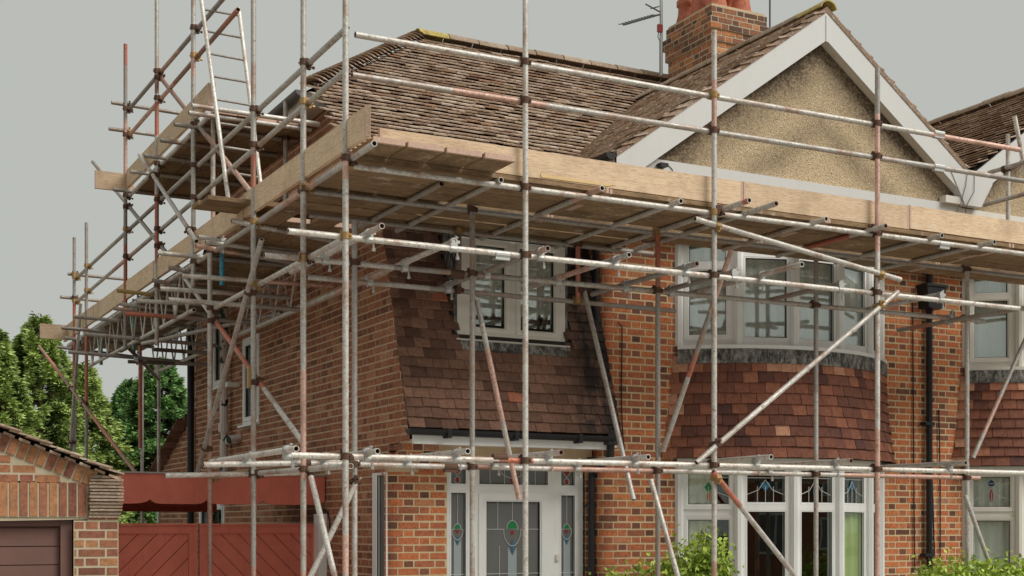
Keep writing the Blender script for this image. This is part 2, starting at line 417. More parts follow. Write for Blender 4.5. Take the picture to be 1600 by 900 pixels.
# ------------------------------------------------------------------ windows
def window(parent, name, o, ax, W, H, panes, m=None, depth=0.07, proud=0.0, sash=(), glass=None, leads=None, stains=(), sill=None, label=None, pane_label=None, width=0.055):
    """o: lower left corner seen from outside; panes: glass rectangles (x0,x1,z0,z1)"""
    m = m or M_WHITE; n = Vector((ax.y, -ax.x, 0)); mb = MB()
    xs = sorted({0, W, *[p[0] for p in panes], *[p[1] for p in panes]}); zs = sorted({0, H, *[p[2] for p in panes], *[p[3] for p in panes]})
    for x0, x1 in zip(xs[:-1], xs[1:]):
        for z0, z1 in zip(zs[:-1], zs[1:]):
            cx, cz = (x0 + x1) / 2, (z0 + z1) / 2
            if any(p[0] < cx < p[1] and p[2] < cz < p[3] for p in panes): continue
            mb.box(o, ax, n, AZ, x0, x1, -depth, proud, z0, z1)
    def ring(b, p, g0, g1, y0, y1, yi=None):
        x0, x1, z0, z1 = p
        out = [(x0 - g1, z0 - g1), (x1 + g1, z0 - g1), (x1 + g1, z1 + g1), (x0 - g1, z1 + g1)]
        inn = [(x0 - g0, z0 - g0), (x1 + g0, z0 - g0), (x1 + g0, z1 + g0), (x0 - g0, z1 + g0)]
        yi = y1 if yi is None else yi
        V = [o + ax * x + n * y0 + AZ * z for x, z in out] + [o + ax * x + n * y1 + AZ * z for x, z in out] + \
            [o + ax * x + n * yi + AZ * z for x, z in inn] + [o + ax * x + n * y0 + AZ * z for x, z in inn]
        F = []
        for k in range(4):
            j = (k + 1) % 4
            F += [(k, j, 4 + j, 4 + k), (4 + k, 4 + j, 8 + j, 8 + k), (8 + k, 8 + j, 12 + j, 12 + k)]
        b.add(V, F)
    for k, p in enumerate(panes):
        if k in sash: continue
        ring(mb, p, 0.0, 0.016, proud - 0.001, proud + 0.004, proud - 0.014)
    f = mb.build(name, m, parent)
    if label: f['label'] = label
    for k in sash:
        b = MB(); ring(b, panes[k], 0.014, width, proud - 0.002, proud + 0.016, proud + 0.012); ring(b, panes[k], 0.0, 0.014, proud - 0.03, proud + 0.012, proud - 0.012); b.build('casement', m, f)
    gk = MB()
    for k, p in enumerate(panes):
        ring(gk, p, -0.007, 0.0, -0.034, -0.026)
        g = MB(); x0, x1, z0, z1 = p
        g.box(o, ax, n, AZ, x0, x1, -0.038, -0.032, z0, z1)
        gm = glass(k) if callable(glass) else (glass or M_GLASS)
        go = g.build('pane', gm, f)
    gk.build('gasket', M_BLACK, f)
    if leads:
        lb = MB()
        for pl in leads:
            for a, b in zip(pl[:-1], pl[1:]):
                lb.tube(o + ax * a[0] + AZ * a[1] - n * 0.028, o + ax * b[0] + AZ * b[1] - n * 0.028, 0.0042, 5)
        lb.build('lead_came', M_CAME, f)
    for col, poly in stains:
        s = MB(); s.prism([o + ax * x + AZ * z - n * 0.0315 for x, z in poly], n * 0.004); s.build('stained_glass', M_STAIN[col], f)
    if sill:
        s = MB(); s.box(o, ax, n, AZ, -sill[0], W + sill[0], -depth, proud + sill[1], -sill[2], -0.001); s.build('sill', m, f)
    return f
def ellipse(cx, cz, rx, rz, a0=0, a1=360, n=12): return [(cx + rx * math.cos(R(a0 + (a1 - a0) * k / n)), cz + rz * math.sin(R(a0 + (a1 - a0) * k / n))) for k in range(n + (a1 - a0 < 360))]
def curtain(name, o, ax, W, H, m, label, back=0.10, amp=0.016, freq=9, gather=0.0, cat='curtain', group=None):
    n = Vector((ax.y, -ax.x, 0)); mb = MB(); nx = int(W * freq * 8); nz = 6; rng = random.Random(name + str(o))
    ph = [rng.uniform(-.5, .5) for _ in range(nx + 1)]
    V = []
    for j in range(nz + 1):
        for i in range(nx + 1):
            x = W * i / nx; t = j / nz
            y = -back + amp * math.sin(2 * math.pi * freq * x + ph[i // 8 % nx]) * (0.6 + 0.4 * t) + amp * .5 * math.sin(2 * math.pi * freq * .37 * x + 2 * t)
            xx = x + gather * (1 - t) * math.sin(t * 2) * x
            V.append(o + ax * xx + n * y + AZ * (H * t))
    F = [(j * (nx + 1) + i, j * (nx + 1) + i + 1, (j + 1) * (nx + 1) + i + 1, (j + 1) * (nx + 1) + i) for j in range(nz) for i in range(nx)]
    mb.add(V, F); q = mb.build(name, m, None, True); return tag(q, label, cat, group)

# ------------------------------------------------------------------ tiled slopes
TILE = [(0, 1, 3, 2), (4, 6, 7, 5), (0, 4, 5, 1), (0, 2, 6, 4), (1, 5, 7, 3)]
def tile_verts(wd=0.165, ln=0.17, th=0.013):        # tail at y=0; x across, y up the slope, z out of it
    h = wd / 2
    return [(-h, 0, 0), (h, 0, 0), (-h, 0, th), (h, 0, th), (-h, ln, 0), (h, ln, 0), (-h, ln, th), (h, ln, th)]
TF = [(0, 1, 3, 2), (2, 3, 7, 6), (0, 2, 6, 4), (1, 5, 7, 3), (0, 4, 5, 1)]
def tile_slope(pieces, o, u, v, U, V, inside, rng, gauge=0.1, wd=0.165, th=0.013, tilt=0.1, jit=1.0, tones=None, gap=0.0, clip=False):
    n = u.cross(v).normalized(); rows = int(V / gauge); tv = tile_verts(wd - 0.005, gauge * 1.65, th)
    for r in range(rows):
        sag = rng.uniform(-.006, .006) * jit
        x = -(r % 2) * wd / 2 + wd / 2
        while x < U + wd / 2:
            y = r * gauge
            c = o + u * x + v * (y + gauge / 2)
            if inside(c):
                y2 = y + sag + rng.uniform(-.007, .007) * jit
                rz = rng.uniform(-.02, .02) * jit; tl = tilt + rng.uniform(-.02, .045) * jit
                du = (u * math.cos(rz) + v * math.sin(rz)); dv0 = (v * math.cos(rz) - u * math.sin(rz))
                dv = dv0 * math.cos(tl) - n * math.sin(tl); nn = du.cross(dv)
                lift = gauge * 1.65 * math.sin(tl) * 0.75 + gap + rng.uniform(0, .004) * jit
                xc = x
                if clip:
                    e0, e1 = max(x - wd / 2, 0), min(x + wd / 2, U)
                    if e1 - e0 < .03: x += wd; continue
                    xc = (e0 + e1) / 2; du = du * ((e1 - e0) / wd)
                M = frame_matrix(o + u * xc + v * y2 + n * lift, du, dv, nn)
                pieces.add(tv, TF, M, tones(rng) if tones else rng.random(), (wd, gauge))
            x += wd
def roof_sheet(name, polys, m, parent):
    mb = MB()
    for p in polys: mb.add(p, [tuple(range(len(p)))])
    return mb.build(name, m, parent)
def ridge_run(a, b, parent, r=0.115, rng=None, first_yellow=False, name='ridge_tile', seg=0.42):
    a, b = Vector(a), Vector(b); d = (b - a); Ln = d.length; d.normalize(); cnt = max(1, round(Ln / seg))
    side = d.cross(AZ).normalized(); up = side.cross(d)
    for k in range(cnt):
        mb = MB(); p0 = a + d * (Ln * k / cnt); p1 = a + d * (Ln * (k + 1) / cnt - 0.012)
        rr = r * rng.uniform(.97, 1.04); V = []; q = 8; j = rng.uniform(-.006, .006)
        for P_, sc in ((p0, 1.0), (p1, 0.97)):
            for R_ in (rr * sc, (rr - 0.016) * sc):
                for i in range(q + 1):
                    t = math.pi * (0.06 + 0.88 * i / q); V.append(P_ + side * (math.cos(t) * R_) + up * (math.sin(t) * R_ * 0.9 - 0.03 + j))
        g = q + 1; F = []
        for i in range(q):
            F += [(i, i + 1, 2 * g + i + 1, 2 * g + i), (g + i, 3 * g + i, 3 * g + i + 1, g + i + 1), (i, g + i, g + i + 1, i + 1), (2 * g + i, 2 * g + i + 1, 3 * g + i + 1, 3 * g + i)]
        F += [(0, 2 * g, 3 * g, g), (q, g + q, 3 * g + q, 2 * g + q)]
        mb.add(V, F, 1.0 if (first_yellow and k == 0) else rng.uniform(0, .75)); mb.build(name, M_RIDGE, parent)
# ================================================================== the house with its front wing
PARTY = 6.775                       # wall between the two halves of the pair
MS, MZ0, MY0 = 0.82, 6.606, 1.928   # main roof: z = MZ0 + MS (y - MY0)
RY, RZ = 3.62, 8.0
WX, WZ, WS, GY = 4.655, 7.40, 0.709, -0.70  # wing ridge, its slope, and the bargeboard plane
def main_z(y): return MZ0 + MS * (y - MY0)
BAY_C, BAY_R = Vector((4.66, 1.41, 0)), 1.994
F_TONES = lambda r, u: min(1, max(0, r.gauss(.56, .20))) if u > .15 else min(1, max(0, r.gauss(.34, .22)))

def wing(parent, X0, mirror, rng, pieces, mortar, name_seed, left_only=False):
    pass

house = empty('brick_house', (3.0, 3.5, 0), 'brown and orange brick house with scaffolding, red tile-hung bay and pebbledash gable', 'house')
rng = random.Random(11)
walls = MB(); side_walls = MB(); P_front = Pieces(); P_side = Pieces()

# side gable wall, seen glancing; s runs from the back corner to the front
side = Wall([(0.0, 7.35), (0.0, 0.0), (0.0, -0.45)])
def side_top(z):                     # outline of the side wall at height z, as y range
    y1 = 7.35
    if z > 4.94 - 0.15:
        ya = MY0 + (z + 0.13 - MZ0) / MS; yb = 2 * RY - ya
    else: ya, yb = -9, 7.35
    if z < 2.47: front = 0.32
    elif z < 2.70: front = 0.32 - (z - 2.47) / 0.23 * 0.61
    else: front = -0.30 + (z - 2.695) * 0.313
    if z > 4.6: front = max(front, 0.30)
    return max(ya, front), min(yb, 7.35)
SIDE_WINS = [(4.33, 5.0, 3.19, 4.29), (5.80, 6.38, 3.78, 4.85), (5.85, 7.1, 1.2, 2.23), (0.26, 0.62, 0.9, 2.43)]
def side_iv(z):
    if z > 6.45: return []
    y0, y1 = side_top(z)
    iv = [(7.35 - y1, 7.35 - y0)]
    return minus(iv, [(7.35 - b, 7.35 - a) for a, b, za, zb in SIDE_WINS if za < z < zb])
S_TONES = lambda r, u: min(1, max(0, r.gauss(.45, .27)))
lay(side, 0.0, 6.5, side_iv, P_side, side_walls, rng, S_TONES, proud=(.001, .005))
sw = side_walls.build('side_wall', M_MORTAR_SIDE, house)
P_side.build('brick', 'brick_courses', M_SIDE, sw, 150)

# front wall by the door, with its rounded left corner
door_wall = Wall([(0.0, 0.32)] + arc(0.12, 0.32, 0.12, 180, 270, 6) + [(2.29, 0.20)])
s_of = lambda x: 0.1885 + (x - 0.12)
lay(door_wall, 0.0, 2.62, lambda z: minus([(0.0, door_wall.len)], [(s_of(0.62), s_of(2.205))] if z < 2.56 else ([(s_of(.50), s_of(2.29))] if z > 2.56 else [])), P_front, walls, rng, F_TONES)
# wing: rounded left corner, then flat to the party wall, the bay cut out
wing_wall = Wall([(2.29, 0.75), (2.29, 0.11)] + arc(2.40, 0.11, 0.11, 180, 270, 6) + [(PARTY, 0.0)])
w0 = 0.64 + 0.1728; sw_of = lambda x: w0 + (x - 2.40)
def wing_iv(z):
    iv = [(0.0, wing_wall.len)]
    if 0.75 < z < 5.2: iv = minus(iv, [(sw_of(3.255), sw_of(6.065))])
    return iv
lay(wing_wall, 0.0, 5.25, wing_iv, P_front, walls, rng, F_TONES)
# curved brick below the bay
bay_arc = lambda r, a=45, n=20: [(BAY_C.x + r * math.sin(R(-a + 2 * a * k / n)), BAY_C.y - r * math.cos(R(-a + 2 * a * k / n))) for k in range(n + 1)]
bw = Wall(bay_arc(BAY_R, 45, 5))
lay(bw, 0.0, 0.75, lambda z: [(0, bw.len)], P_front, walls, rng, F_TONES)
fw = walls.build('front_wall', M_MORTAR, house)
P_front.build('brick', 'brick_courses', M_BRICK, fw, 300)

# brick corbel and padstone carrying the slope at the corner
cb_w = Wall([(0.0, 0.195), (0.0, -0.06), (0.42, -0.06)]); cbm = MB(); P_cb = Pieces()
lay(cb_w, 2.55, 2.70, lambda z: [(0, cb_w.len - (0 if z > 2.62 else .17))], P_cb, cbm, rng, F_TONES)
cbm.quad(Vector((0, -.06, 2.55)), Vector((0, .2, 2.55)), Vector((.42, .2, 2.55)), Vector((.42, -.06, 2.55)))
P_cb.build('brick', 'brick_courses', M_BRICK, cbm.build('brick_corbel', M_MORTAR, house))
mb = MB(); mb.bx(-.012, .30, -.012 + .18, .26, 2.43, 2.548); mb.build('padstone', M_RENDER, house)
# stone head over the door, fascia, soffit, gutter
mb = MB(); mb.bx(0.50, 2.27, 0.165, 0.24, 2.56, 2.70); mb.build('door_head', M_RENDER, house)
mb = MB(); mb.bx(0.02, 2.16, -0.345, -0.315, 2.675, 2.775); mb.bx(0.02, 2.27, -0.315, 0.24, 2.70, 2.72); mb.build('fascia', M_WHITE, house)
def gutter(parent, a, b, r=0.057, m=None, name='gutter', brackets=()):
    a, b = Vector(a), Vector(b); d = (b - a).normalized(); sd = d.cross(AZ).normalized(); mb = MB(); q = 8; V = []
    for P_ in (a, b):
        for R_ in (r, r - 0.005):
            for i in range(q + 1):
                t = math.pi * (1 + i / q); V.append(P_ + sd * (math.cos(t) * R_) + AZ * (math.sin(t) * R_))
    g = q + 1; F = []
    for i in range(q):
        F += [(i, 2 * g + i, 2 * g + i + 1, i + 1), (g + i, g + i + 1, 3 * g + i + 1, 3 * g + i)]
    F += [(0, g, 3 * g, 2 * g), (q, 2 * g + q, 3 * g + q, g + q)]
    F += [tuple(range(0, q + 1)), tuple(range(3 * g - 1, 2 * g - 1, -1))]
    mb.add(V, F)
    for t in brackets:
        c = a + (b - a) * t; mb.box(c, d, sd, AZ, -0.02, 0.02, -r - .004, r + .004, -r - 0.02, 0.012)
    return mb.build(name, m or M_BLACK, parent)
gutter(house, (-0.06, -0.40, 2.81), (2.17, -0.40, 2.80), brackets=(.18, .5, .82))
# hopper and downpipe in the corner by the wing
dp = MB()
dp.bx(2.10, 2.22, -0.43, -0.33, 2.72, 2.83); dp.tube((2.16, -0.38, 2.74), (2.165, -0.36, 2.60), .04); dp.tube((2.165, -0.36, 2.60), (2.235, 0.12, 2.45), .036)
dp.tube((2.235, 0.12, 2.47), (2.235, 0.12, 0.05), 0.034)
dp.tube((2.225, .02, 4.95), (2.225, -0.0, 3.15), 0.034); dp.tube((2.225, 0.0, 3.17), (2.20, -0.36, 2.86), 0.034)
for z in (1.45, 2.1): dp.bx(2.18, 2.29, 0.10, 0.17, z, z + .03)
for z in (2.95, 3.2, 2.55): dp.tube((2.222, -.05 if z > 2.8 else .1, z), (2.222, -.05 if z > 2.8 else .1, z + .07), .046)
dp.build('downpipe', M_BLACK, house)

# tile-hung slope over the door
slope_b, slope_t = Vector((-0.04, -0.36, 2.815)), Vector((-0.04, 0.33, 4.92))
sv = (slope_t - slope_b).normalized(); slope_len = (slope_t - slope_b).length
DW0, DW1 = 0.62, 1.83
def slope_in(c):
    if c.x > 2.33: return False
    if DW0 - 0.05 < c.x < DW1 + 0.05 and c.z > 3.60: return False
    return True
Pt = Pieces()
tn = lambda r: 1.0 if r.random() < .006 else min(.85, max(0, r.gauss(.45, .25)))
tile_slope(Pt, slope_b, AX, sv, 2.33, slope_len, slope_in, rng, 0.103, 0.168, 0.013, 0.19, .7, tn, 0, True)
hs = MB(); nn = AX.cross(sv); q0, q1 = slope_b - nn * 0.01, slope_t - nn * 0.01
hs.quad(q0 + AX * .03, q0 + AX * 2.33, q1 + AX * 2.33, q1 + AX * .03)
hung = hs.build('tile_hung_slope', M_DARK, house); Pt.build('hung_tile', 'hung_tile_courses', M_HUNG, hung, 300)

# first floor window set in the slope, lead round it
GR = lambda k: M_GLASS
d_w = window(house, 'dormer_window', Vector((DW0, -0.035, 3.73)), AX, DW1 - DW0, 1.0, [(0.20, 0.52, .13, .93), (0.70, 1.08, .13, .93)], M_CREAM, 0.09, 0, sash=(0, 1), glass=GR, sill=(0.03, 0.05, 0.03))
ld_ = MB(); ld_.bx(DW0 - .03, DW0 - .002, -0.03, 0.45, 3.74, 4.75); ld_.bx(DW1 + .002, DW1 + .03, -0.03, 0.45, 3.74, 4.75); ld_.bx(DW0 - .03, DW1 + .03, -.03, .5, 4.752, 4.79)
ld_.box(Vector((DW0 + 0.005, -0.115, 3.61)), AX, Vector((0, -sv.z, sv.y)), sv, -0.02, DW1 - DW0 + .02, -0.03, 0.012, 0, 0.10); ld_.build('lead_flashing', M_LEADM, house)

# ground floor narrow side window and the upper side windows
def side_window(y0, y1, z0, z1, sash=True, out=-0.01, m=None):
    Wd = y1 - y0; b = .07
    window(house, 'side_window', Vector((out, y1, z0)), Vector((0, -1, 0)), Wd, z1 - z0, [(b + .03, Wd - b - .03, b + .03, z1 - z0 - b - .03)], M_WHITE, 0.08, 0, sash=(0,) if sash else (), glass=lambda k: M_GLASS_LOW, sill=(0.04, 0.06, 0.03))
for a, b, c, d in SIDE_WINS[:3]: side_window(a, b, c, d)
window(house, 'side_window', Vector((-0.004, 0.62, 0.9)), Vector((0, -1, 0)), 0.36, 1.53, [(.13, .352, .02, 1.51)], M_WHITE, 0.09, 0, glass=lambda k: M_OBSCURE)

# front door with side lights and leaded top lights
DX0, DW_, DZ = 0.62, 1.585, 0.16
H = 2.56 - DZ
ppx = lambda px: onY(px, 800, 0.24).x - DX0
def pz(py, px=800): return onY(px, py, 0.24).z - DZ
sl0, sl1, dl0, dl1, sr0, sr1 = ppx(705), ppx(728), ppx(748), ppx(846), ppx(877), ppx(898)
gx0, gx1 = ppx(760), ppx(844)
tl0, tl1 = pz(757), pz(727)
panes = [(sl0, sl1, .15, pz(771)), (gx0, gx1, .25, pz(784)), (sr0, sr1, .15, pz(773)), (sl0, sl1, tl0, tl1), (ppx(749), ppx(856), tl0, tl1), (sr0, sr1, tl0, tl1)]
leads = []; stains = []
def flower(cx, zt, sc, z_low):
    stains.append(('green', ellipse(cx, zt, .06 * sc, .085 * sc, 0, 180, 8)))
    stains.append(('red', ellipse(cx, zt - .035 * sc, .02, .022)))
    stains.append(('blue', [(cx - .018, zt - .17 * sc), (cx, zt - .10 * sc), (cx + .018, zt - .17 * sc), (cx, zt - .25 * sc)]))
    stains.append(('pale', [(cx - .05 * sc, z_low), (cx + .05 * sc, z_low), (cx + .05 * sc, zt - .18 * sc), (cx, zt - .27 * sc), (cx - .05 * sc, zt - .18 * sc)]))
    leads.append(ellipse(cx, zt, .064 * sc, .09 * sc, 0, 180, 8) + [(cx + .08 * sc, zt)]); leads.append([(cx - .1 * sc, zt), (cx + .1 * sc, zt)])
    leads.append(ellipse(cx, zt, .1 * sc, .17 * sc, 180, 360, 10))
    leads.append([(cx, zt + .09 * sc), (cx, 9)])
zf = pz(827)
for (a, b), sc in (((sl0, sl1), .62), ((sr0, sr1), .62), ((gx0, gx1), 1.0)):
    c = (a + b) / 2; flower(c, zf, sc, .5)
    top = pz(784) if sc == 1 else pz(772)
    leads[-1] = [(c, zf + .09 * sc), (c, top)]
    for dz in (-.45, -.8):
        leads.append([(a, zf + dz), (b, zf + dz)])
    for off in ((-.24 * (b - a), .24 * (b - a)) if sc == 1 else (-.22 * (b - a), .22 * (b - a))): leads.append([(c + off, .3), (c + off, zf - .17 * sc)])
    if sc == 1:
        for off in (-.27 * (b - a), .27 * (b - a)): leads.append([(c + off, zf), (c + off, top)])
        leads.append([(a, zf), (b, zf)])
for a, b in ((sl0, sl1), (sr0, sr1)):
    c = (a + b) / 2; zc = (tl0 + tl1) / 2
    stains += [('red', [(c - .04, zc + .04), (c, zc + .09), (c + .04, zc + .04), (c, zc - .01)]), ('red', ellipse(c, zc - .06, .026, .03))]
    leads += [[(c - .045, zc + .04), (c, zc + .095), (c + .045, zc + .04), (c, zc - .015), (c - .045, zc + .04)], ellipse(c, zc - .06, .03, .035) + [(c + .03, zc - .06)]]
a, b = ppx(749), ppx(856); c = (a + b) / 2; zc = (tl0 + tl1) / 2
leads += [[(a, zc + .05), (b, zc + .05)]] + [[(a + (b - a) * t, tl0), (a + (b - a) * t, tl1)] for t in (.17, .38, .62, .83)] + [ellipse(c, tl1, .16, .13, 180, 360, 10)]
stains.append(('red', ellipse(c, tl0 + .05, .03, .04)))
front_door = window(house, 'front_door', Vector((DX0, 0.24, DZ)), AX, DW_, H, panes, M_WHITE, 0.08, 0, sash=(1,), glass=lambda k: M_OBSCURE, leads=leads, stains=stains, width=.09)
hb = MB(); hb.bx(DX0 + ppx(850) - .012, DX0 + ppx(850) + .012, .195, .215, 1.05, 1.25); hb.tube((DX0 + ppx(850), .2, 1.2), (DX0 + ppx(850) - .11, .17, 1.2), .009); hb.build('door_handle', M_ZINC, front_door)
hb = MB(); hb.bx(DX0 + ppx(868), DX0 + ppx(873), .215, .239, pz(877) + DZ, pz(867) + DZ); hb.build('doorbell', M_CREAM, front_door)
hb = MB(); hb.bx(0.62, 2.2, -0.25, 0.19, 0.0, DZ); hb.build('doorstep', M_STONE, house)

# ------------------------------------------------------------------ bow bay: two tiers of windows with red tiles between
def bay(parent, cx, facets, rng, tag_n, tile_m, frame_m, glass_low, toplights):
    A = [-45 + 18 * k for k in range(6)]
    pt = lambda a, r=BAY_R: Vector((cx + r * math.sin(R(a)), BAY_C.y - r * math.cos(R(a)), 0))
    for tier, (z0, z1) in enumerate(((0.75, 2.57), (3.82, 5.05))):
        for k in facets:
            p, q = pt(A[k]), pt(A[k + 1]); ax = (q - p).normalized(); Wd = (q - p).length; Hh = z1 - z0
            if tier == 1:
                if k == 0:
                    panes = [(.11, Wd - .13, .12, .80), (.11, Wd - .13, .90, Hh - .08)]
                else:
                    panes = [(.08, Wd - .08, .09, Hh - .30)]
                lds, sts = [], []; ss = (0,) if k == 0 else ()
                gl = lambda j: M_GLASS
            else:
                zt = 2.16 - z0; ztop = 2.50 - z0
                lo = (.10, Wd - .10, .12, zt - (.19 if k == 0 else .10)); up = (.10, Wd - .10, zt - (.02 if k == 0 else 0), ztop)
                panes = [lo, up]; ss = (0, 1) if k == 0 else (); gl = lambda j: M_GLASS_LOW
                a_, b_ = up[0], up[1]; c_ = (a_ + b_) / 2; zb, zu = up[2], up[3]; zm = (zb + zu) / 2
                lds = [[(a_, zb + .08), (c_ - .08, zb + .13), (c_, zm + .07), (c_ + .08, zb + .13), (b_, zb + .08)]] + [[(c_ + o_, zb), (c_ + o_, zm)] for o_ in (-.09, 0, .09)] + [[(a_, zu - .08), (b_, zu - .08)]]
                sts = {0: [('green', [(c_ - .045, zm), (c_, zm + .06), (c_ + .045, zm), (c_, zm - .06)]), ('amber', ellipse(c_, zm - .10, .02, .05))],
                       1: [('blue', [(c_ - .05, zm + .04), (c_ + .05, zm + .04), (c_ + .05, zm), (c_, zm - .05), (c_ - .05, zm)]), ('pale', ellipse(c_, zm + .01, .018, .018))],
                       2: [('green', ellipse(c_, zm + .05, .03, .03)), ('blue', ellipse(c_, zm - .06, .03, .06))],
                       3: [('blue', ellipse(c_, zm + .02, .035, .06))], 4: []}[k] if toplights else [('red', ellipse(c_, zm - .05, .02, .08)), ('navy', [(c_ - .05, zm + .1), (c_, zm + .15), (c_ + .05, zm + .1), (c_, zm + .05)])]
            window(parent, 'bay_window', p + AZ * z0, ax, Wd, Hh, panes, frame_m, 0.08, 0, sash=ss, glass=gl, leads=lds, stains=sts)
        mb = MB()                                              # posts where facets meet
        for k in list(facets) + [facets[-1] + 1]:
            p = pt(A[k], BAY_R + .006); mb.tube(p + AZ * z0, p + AZ * z1, .05, 8)
        mb.build('bay_post', frame_m, parent)
        def ringbar(nm, m_, r0, r1, za, zb, a0=A[facets[0]], a1=A[facets[-1] + 1], tone=.5):
            b = MB(); n_ = 24; V = []
            for i in range(n_ + 1):
                t = a0 + (a1 - a0) * i / n_
                for r_ in (r0, r1):
                    for z_ in (za, zb): V.append(pt(t, r_) + AZ * z_)
            F = []
            for i in range(n_):
                o_ = i * 4; F += [(o_, o_ + 4, o_ + 5, o_ + 1), (o_ + 2, o_ + 3, o_ + 7, o_ + 6), (o_, o_ + 2, o_ + 6, o_ + 4), (o_ + 1, o_ + 5, o_ + 7, o_ + 3)]
            F += [(0, 1, 3, 2), (n_ * 4, n_ * 4 + 2, n_ * 4 + 3, n_ * 4 + 1)]
            b.add(V, F); return b.build(nm, m_, parent)
        if tier == 0:
            ringbar('bay_sill', frame_m, BAY_R - .1, BAY_R + .07, z0 - .05, z0)
            ringbar('bay_fascia', M_CREAM, BAY_R - .06, BAY_R + .10, 2.572, 2.632)
        else:
            ringbar('bay_sill', frame_m, BAY_R - .1, BAY_R + .085, z0 - .042, z0 - .002)
            b = ringbar('lead_apron', M_LEADM, BAY_R - .04, BAY_R + .088, 3.625, 3.776)
            ringbar('bay_head', frame_m, BAY_R - .1, BAY_R + .02, z1 + .002, 5.24)
    # tiles, flaring out at the foot
    Pb = Pieces(); gauge = 0.0715; zb, zt = 2.62, 3.645; rows = int(round((zt - zb) / 0.108)); gauge = (zt - zb) / rows
    tvv = tile_verts(.161, gauge * 1.6, .013)
    def rad(z): t = (z - zb) / (zt - zb); return BAY_R + .055 + .10 * max(0, 1 - t) ** 1.7
    a_end = math.degrees(math.acos(min(1, BAY_C.y / (BAY_R + .13))))
    for r_ in range(rows):
        z_ = zb + r_ * gauge; rd = rad(z_); ru = rad(z_ + gauge); amax = math.degrees(math.acos(BAY_C.y / rd))
        a0 = -amax if facets[0] == 0 else A[facets[0]]; a1 = amax if facets[-1] == 4 else A[facets[-1] + 1]
        step = math.degrees(.165 / rd); a = a0 + step * (.5 if r_ % 2 else 1.0) - step / 2
        sl = math.atan2(ru - rd, gauge)
        while a < a1 + step * .4:
            aa = min(a, a1 - step * .1)
            n_ = Vector((math.sin(R(aa)), -math.cos(R(aa)), 0)); u = Vector((math.cos(R(aa)), math.sin(R(aa)), 0))
            tl = .17 + rng.uniform(-.02, .03) - sl * .0
            v0 = (AZ * math.cos(sl) + n_ * math.sin(sl)); nn_ = u.cross(v0)
            rz = rng.uniform(-.012, .012); du = u * math.cos(rz) + v0 * math.sin(rz); dv = v0 * math.cos(rz) - u * math.sin(rz)
            dv = dv * math.cos(tl) - nn_ * math.sin(tl); n3 = du.cross(dv)
            edge = (a < a0 + step) or (a > a1 - step)
            tone = rng.choice((.95, 1.0, .9)) if (edge and rng.random() < .8) else (1.0 if rng.random() < .008 else min(.9, max(0, rng.gauss(.42, .22))))
            if r_ == rows - 1 and rng.random() < .6: tone = rng.uniform(.85, 1)
            M = frame_matrix(pt(aa, rd) + AZ * (z_ + rng.uniform(-.004, .004)) + n3 * (.017 + rng.uniform(0, .005)), du, dv, n3)
            Pb.add(tvv, TF, M, tone, 'bay'); a += step
    core = MB(); n_ = 20; V = []; am = 46
    for z_ in [zb + (zt - zb) * t / 6 for t in range(7)]:
        for i in range(n_ + 1):
            t = -am + 2 * am * i / n_
            if facets[-1] < 4: t = max(A[facets[0]], -am) + (A[facets[-1] + 1] - max(A[facets[0]], -am)) * i / n_
            V.append(pt(t, rad(z_) - .01) + AZ * z_)
    core.add(V, [(j * (n_ + 1) + i, j * (n_ + 1) + i + 1, (j + 1) * (n_ + 1) + i + 1, (j + 1) * (n_ + 1) + i) for j in range(6) for i in range(n_)])
    core = core.build('tile_hung_bay', M_DARK, parent); Pb.build('bay_tile', 'bay_tile_courses', tile_m, core, 300)
bay(house, BAY_C.x, (0, 1, 2, 3, 4), rng, '', M_BAYTILE, M_WHITE, None, True)

# ------------------------------------------------------------------ roofs
roof = roof_sheet('main_roof', [[(-.12, -.15, main_z(-.15) - .02), (PARTY, -.15, main_z(-.15) - .02), (PARTY, RY, RZ - .02), (1.84, RY, RZ - .02), (-.12, MY0, MZ0 - .02)],
                                [(-.12, 7.6, main_z(-.3)), (-.12, 2 * RY - MY0, MZ0 - .02), (1.84, RY, RZ - .02), (PARTY, RY, RZ - .02), (PARTY, 7.6, main_z(-.3))],
                                [(-.25, MY0 - .1, MZ0 - .06), (1.84, RY, RZ - .02), (-.25, 2 * RY - MY0 + .1, MZ0 - .06)]], M_DARK, house)
def wing_z(x, cx=WX): return WZ - WS * abs(x - cx)
Pr = Pieces(); uv = Vector((0, 1, MS)).normalized()
def main_in(c):
    if c.z > RZ - .05: return False
    if c.y > MY0 and c.x < -.2 + (c.y - MY0) / (RY - MY0) * 2.04: return False
    if c.x > 2.0 and c.z < wing_z(c.x) + .02: return False
    return True
rt = lambda r: 1.0 if r.random() < .04 else min(.85, max(0, r.gauss(.45, .28)))
tile_slope(Pr, Vector((-.16, -.2, main_z(-.2) + .012)), AX, uv, PARTY + .1, (RZ - main_z(-.2)) / uv.z, main_in, rng, .098, .168, .015, .275, 1.4, rt)
Pr.build('roof_tile', 'roof_tile_courses', M_ROOF, roof, 300)
ridge_run((1.80, RY, RZ + .04), (PARTY, RY, RZ + .04), roof, .13, rng, True)
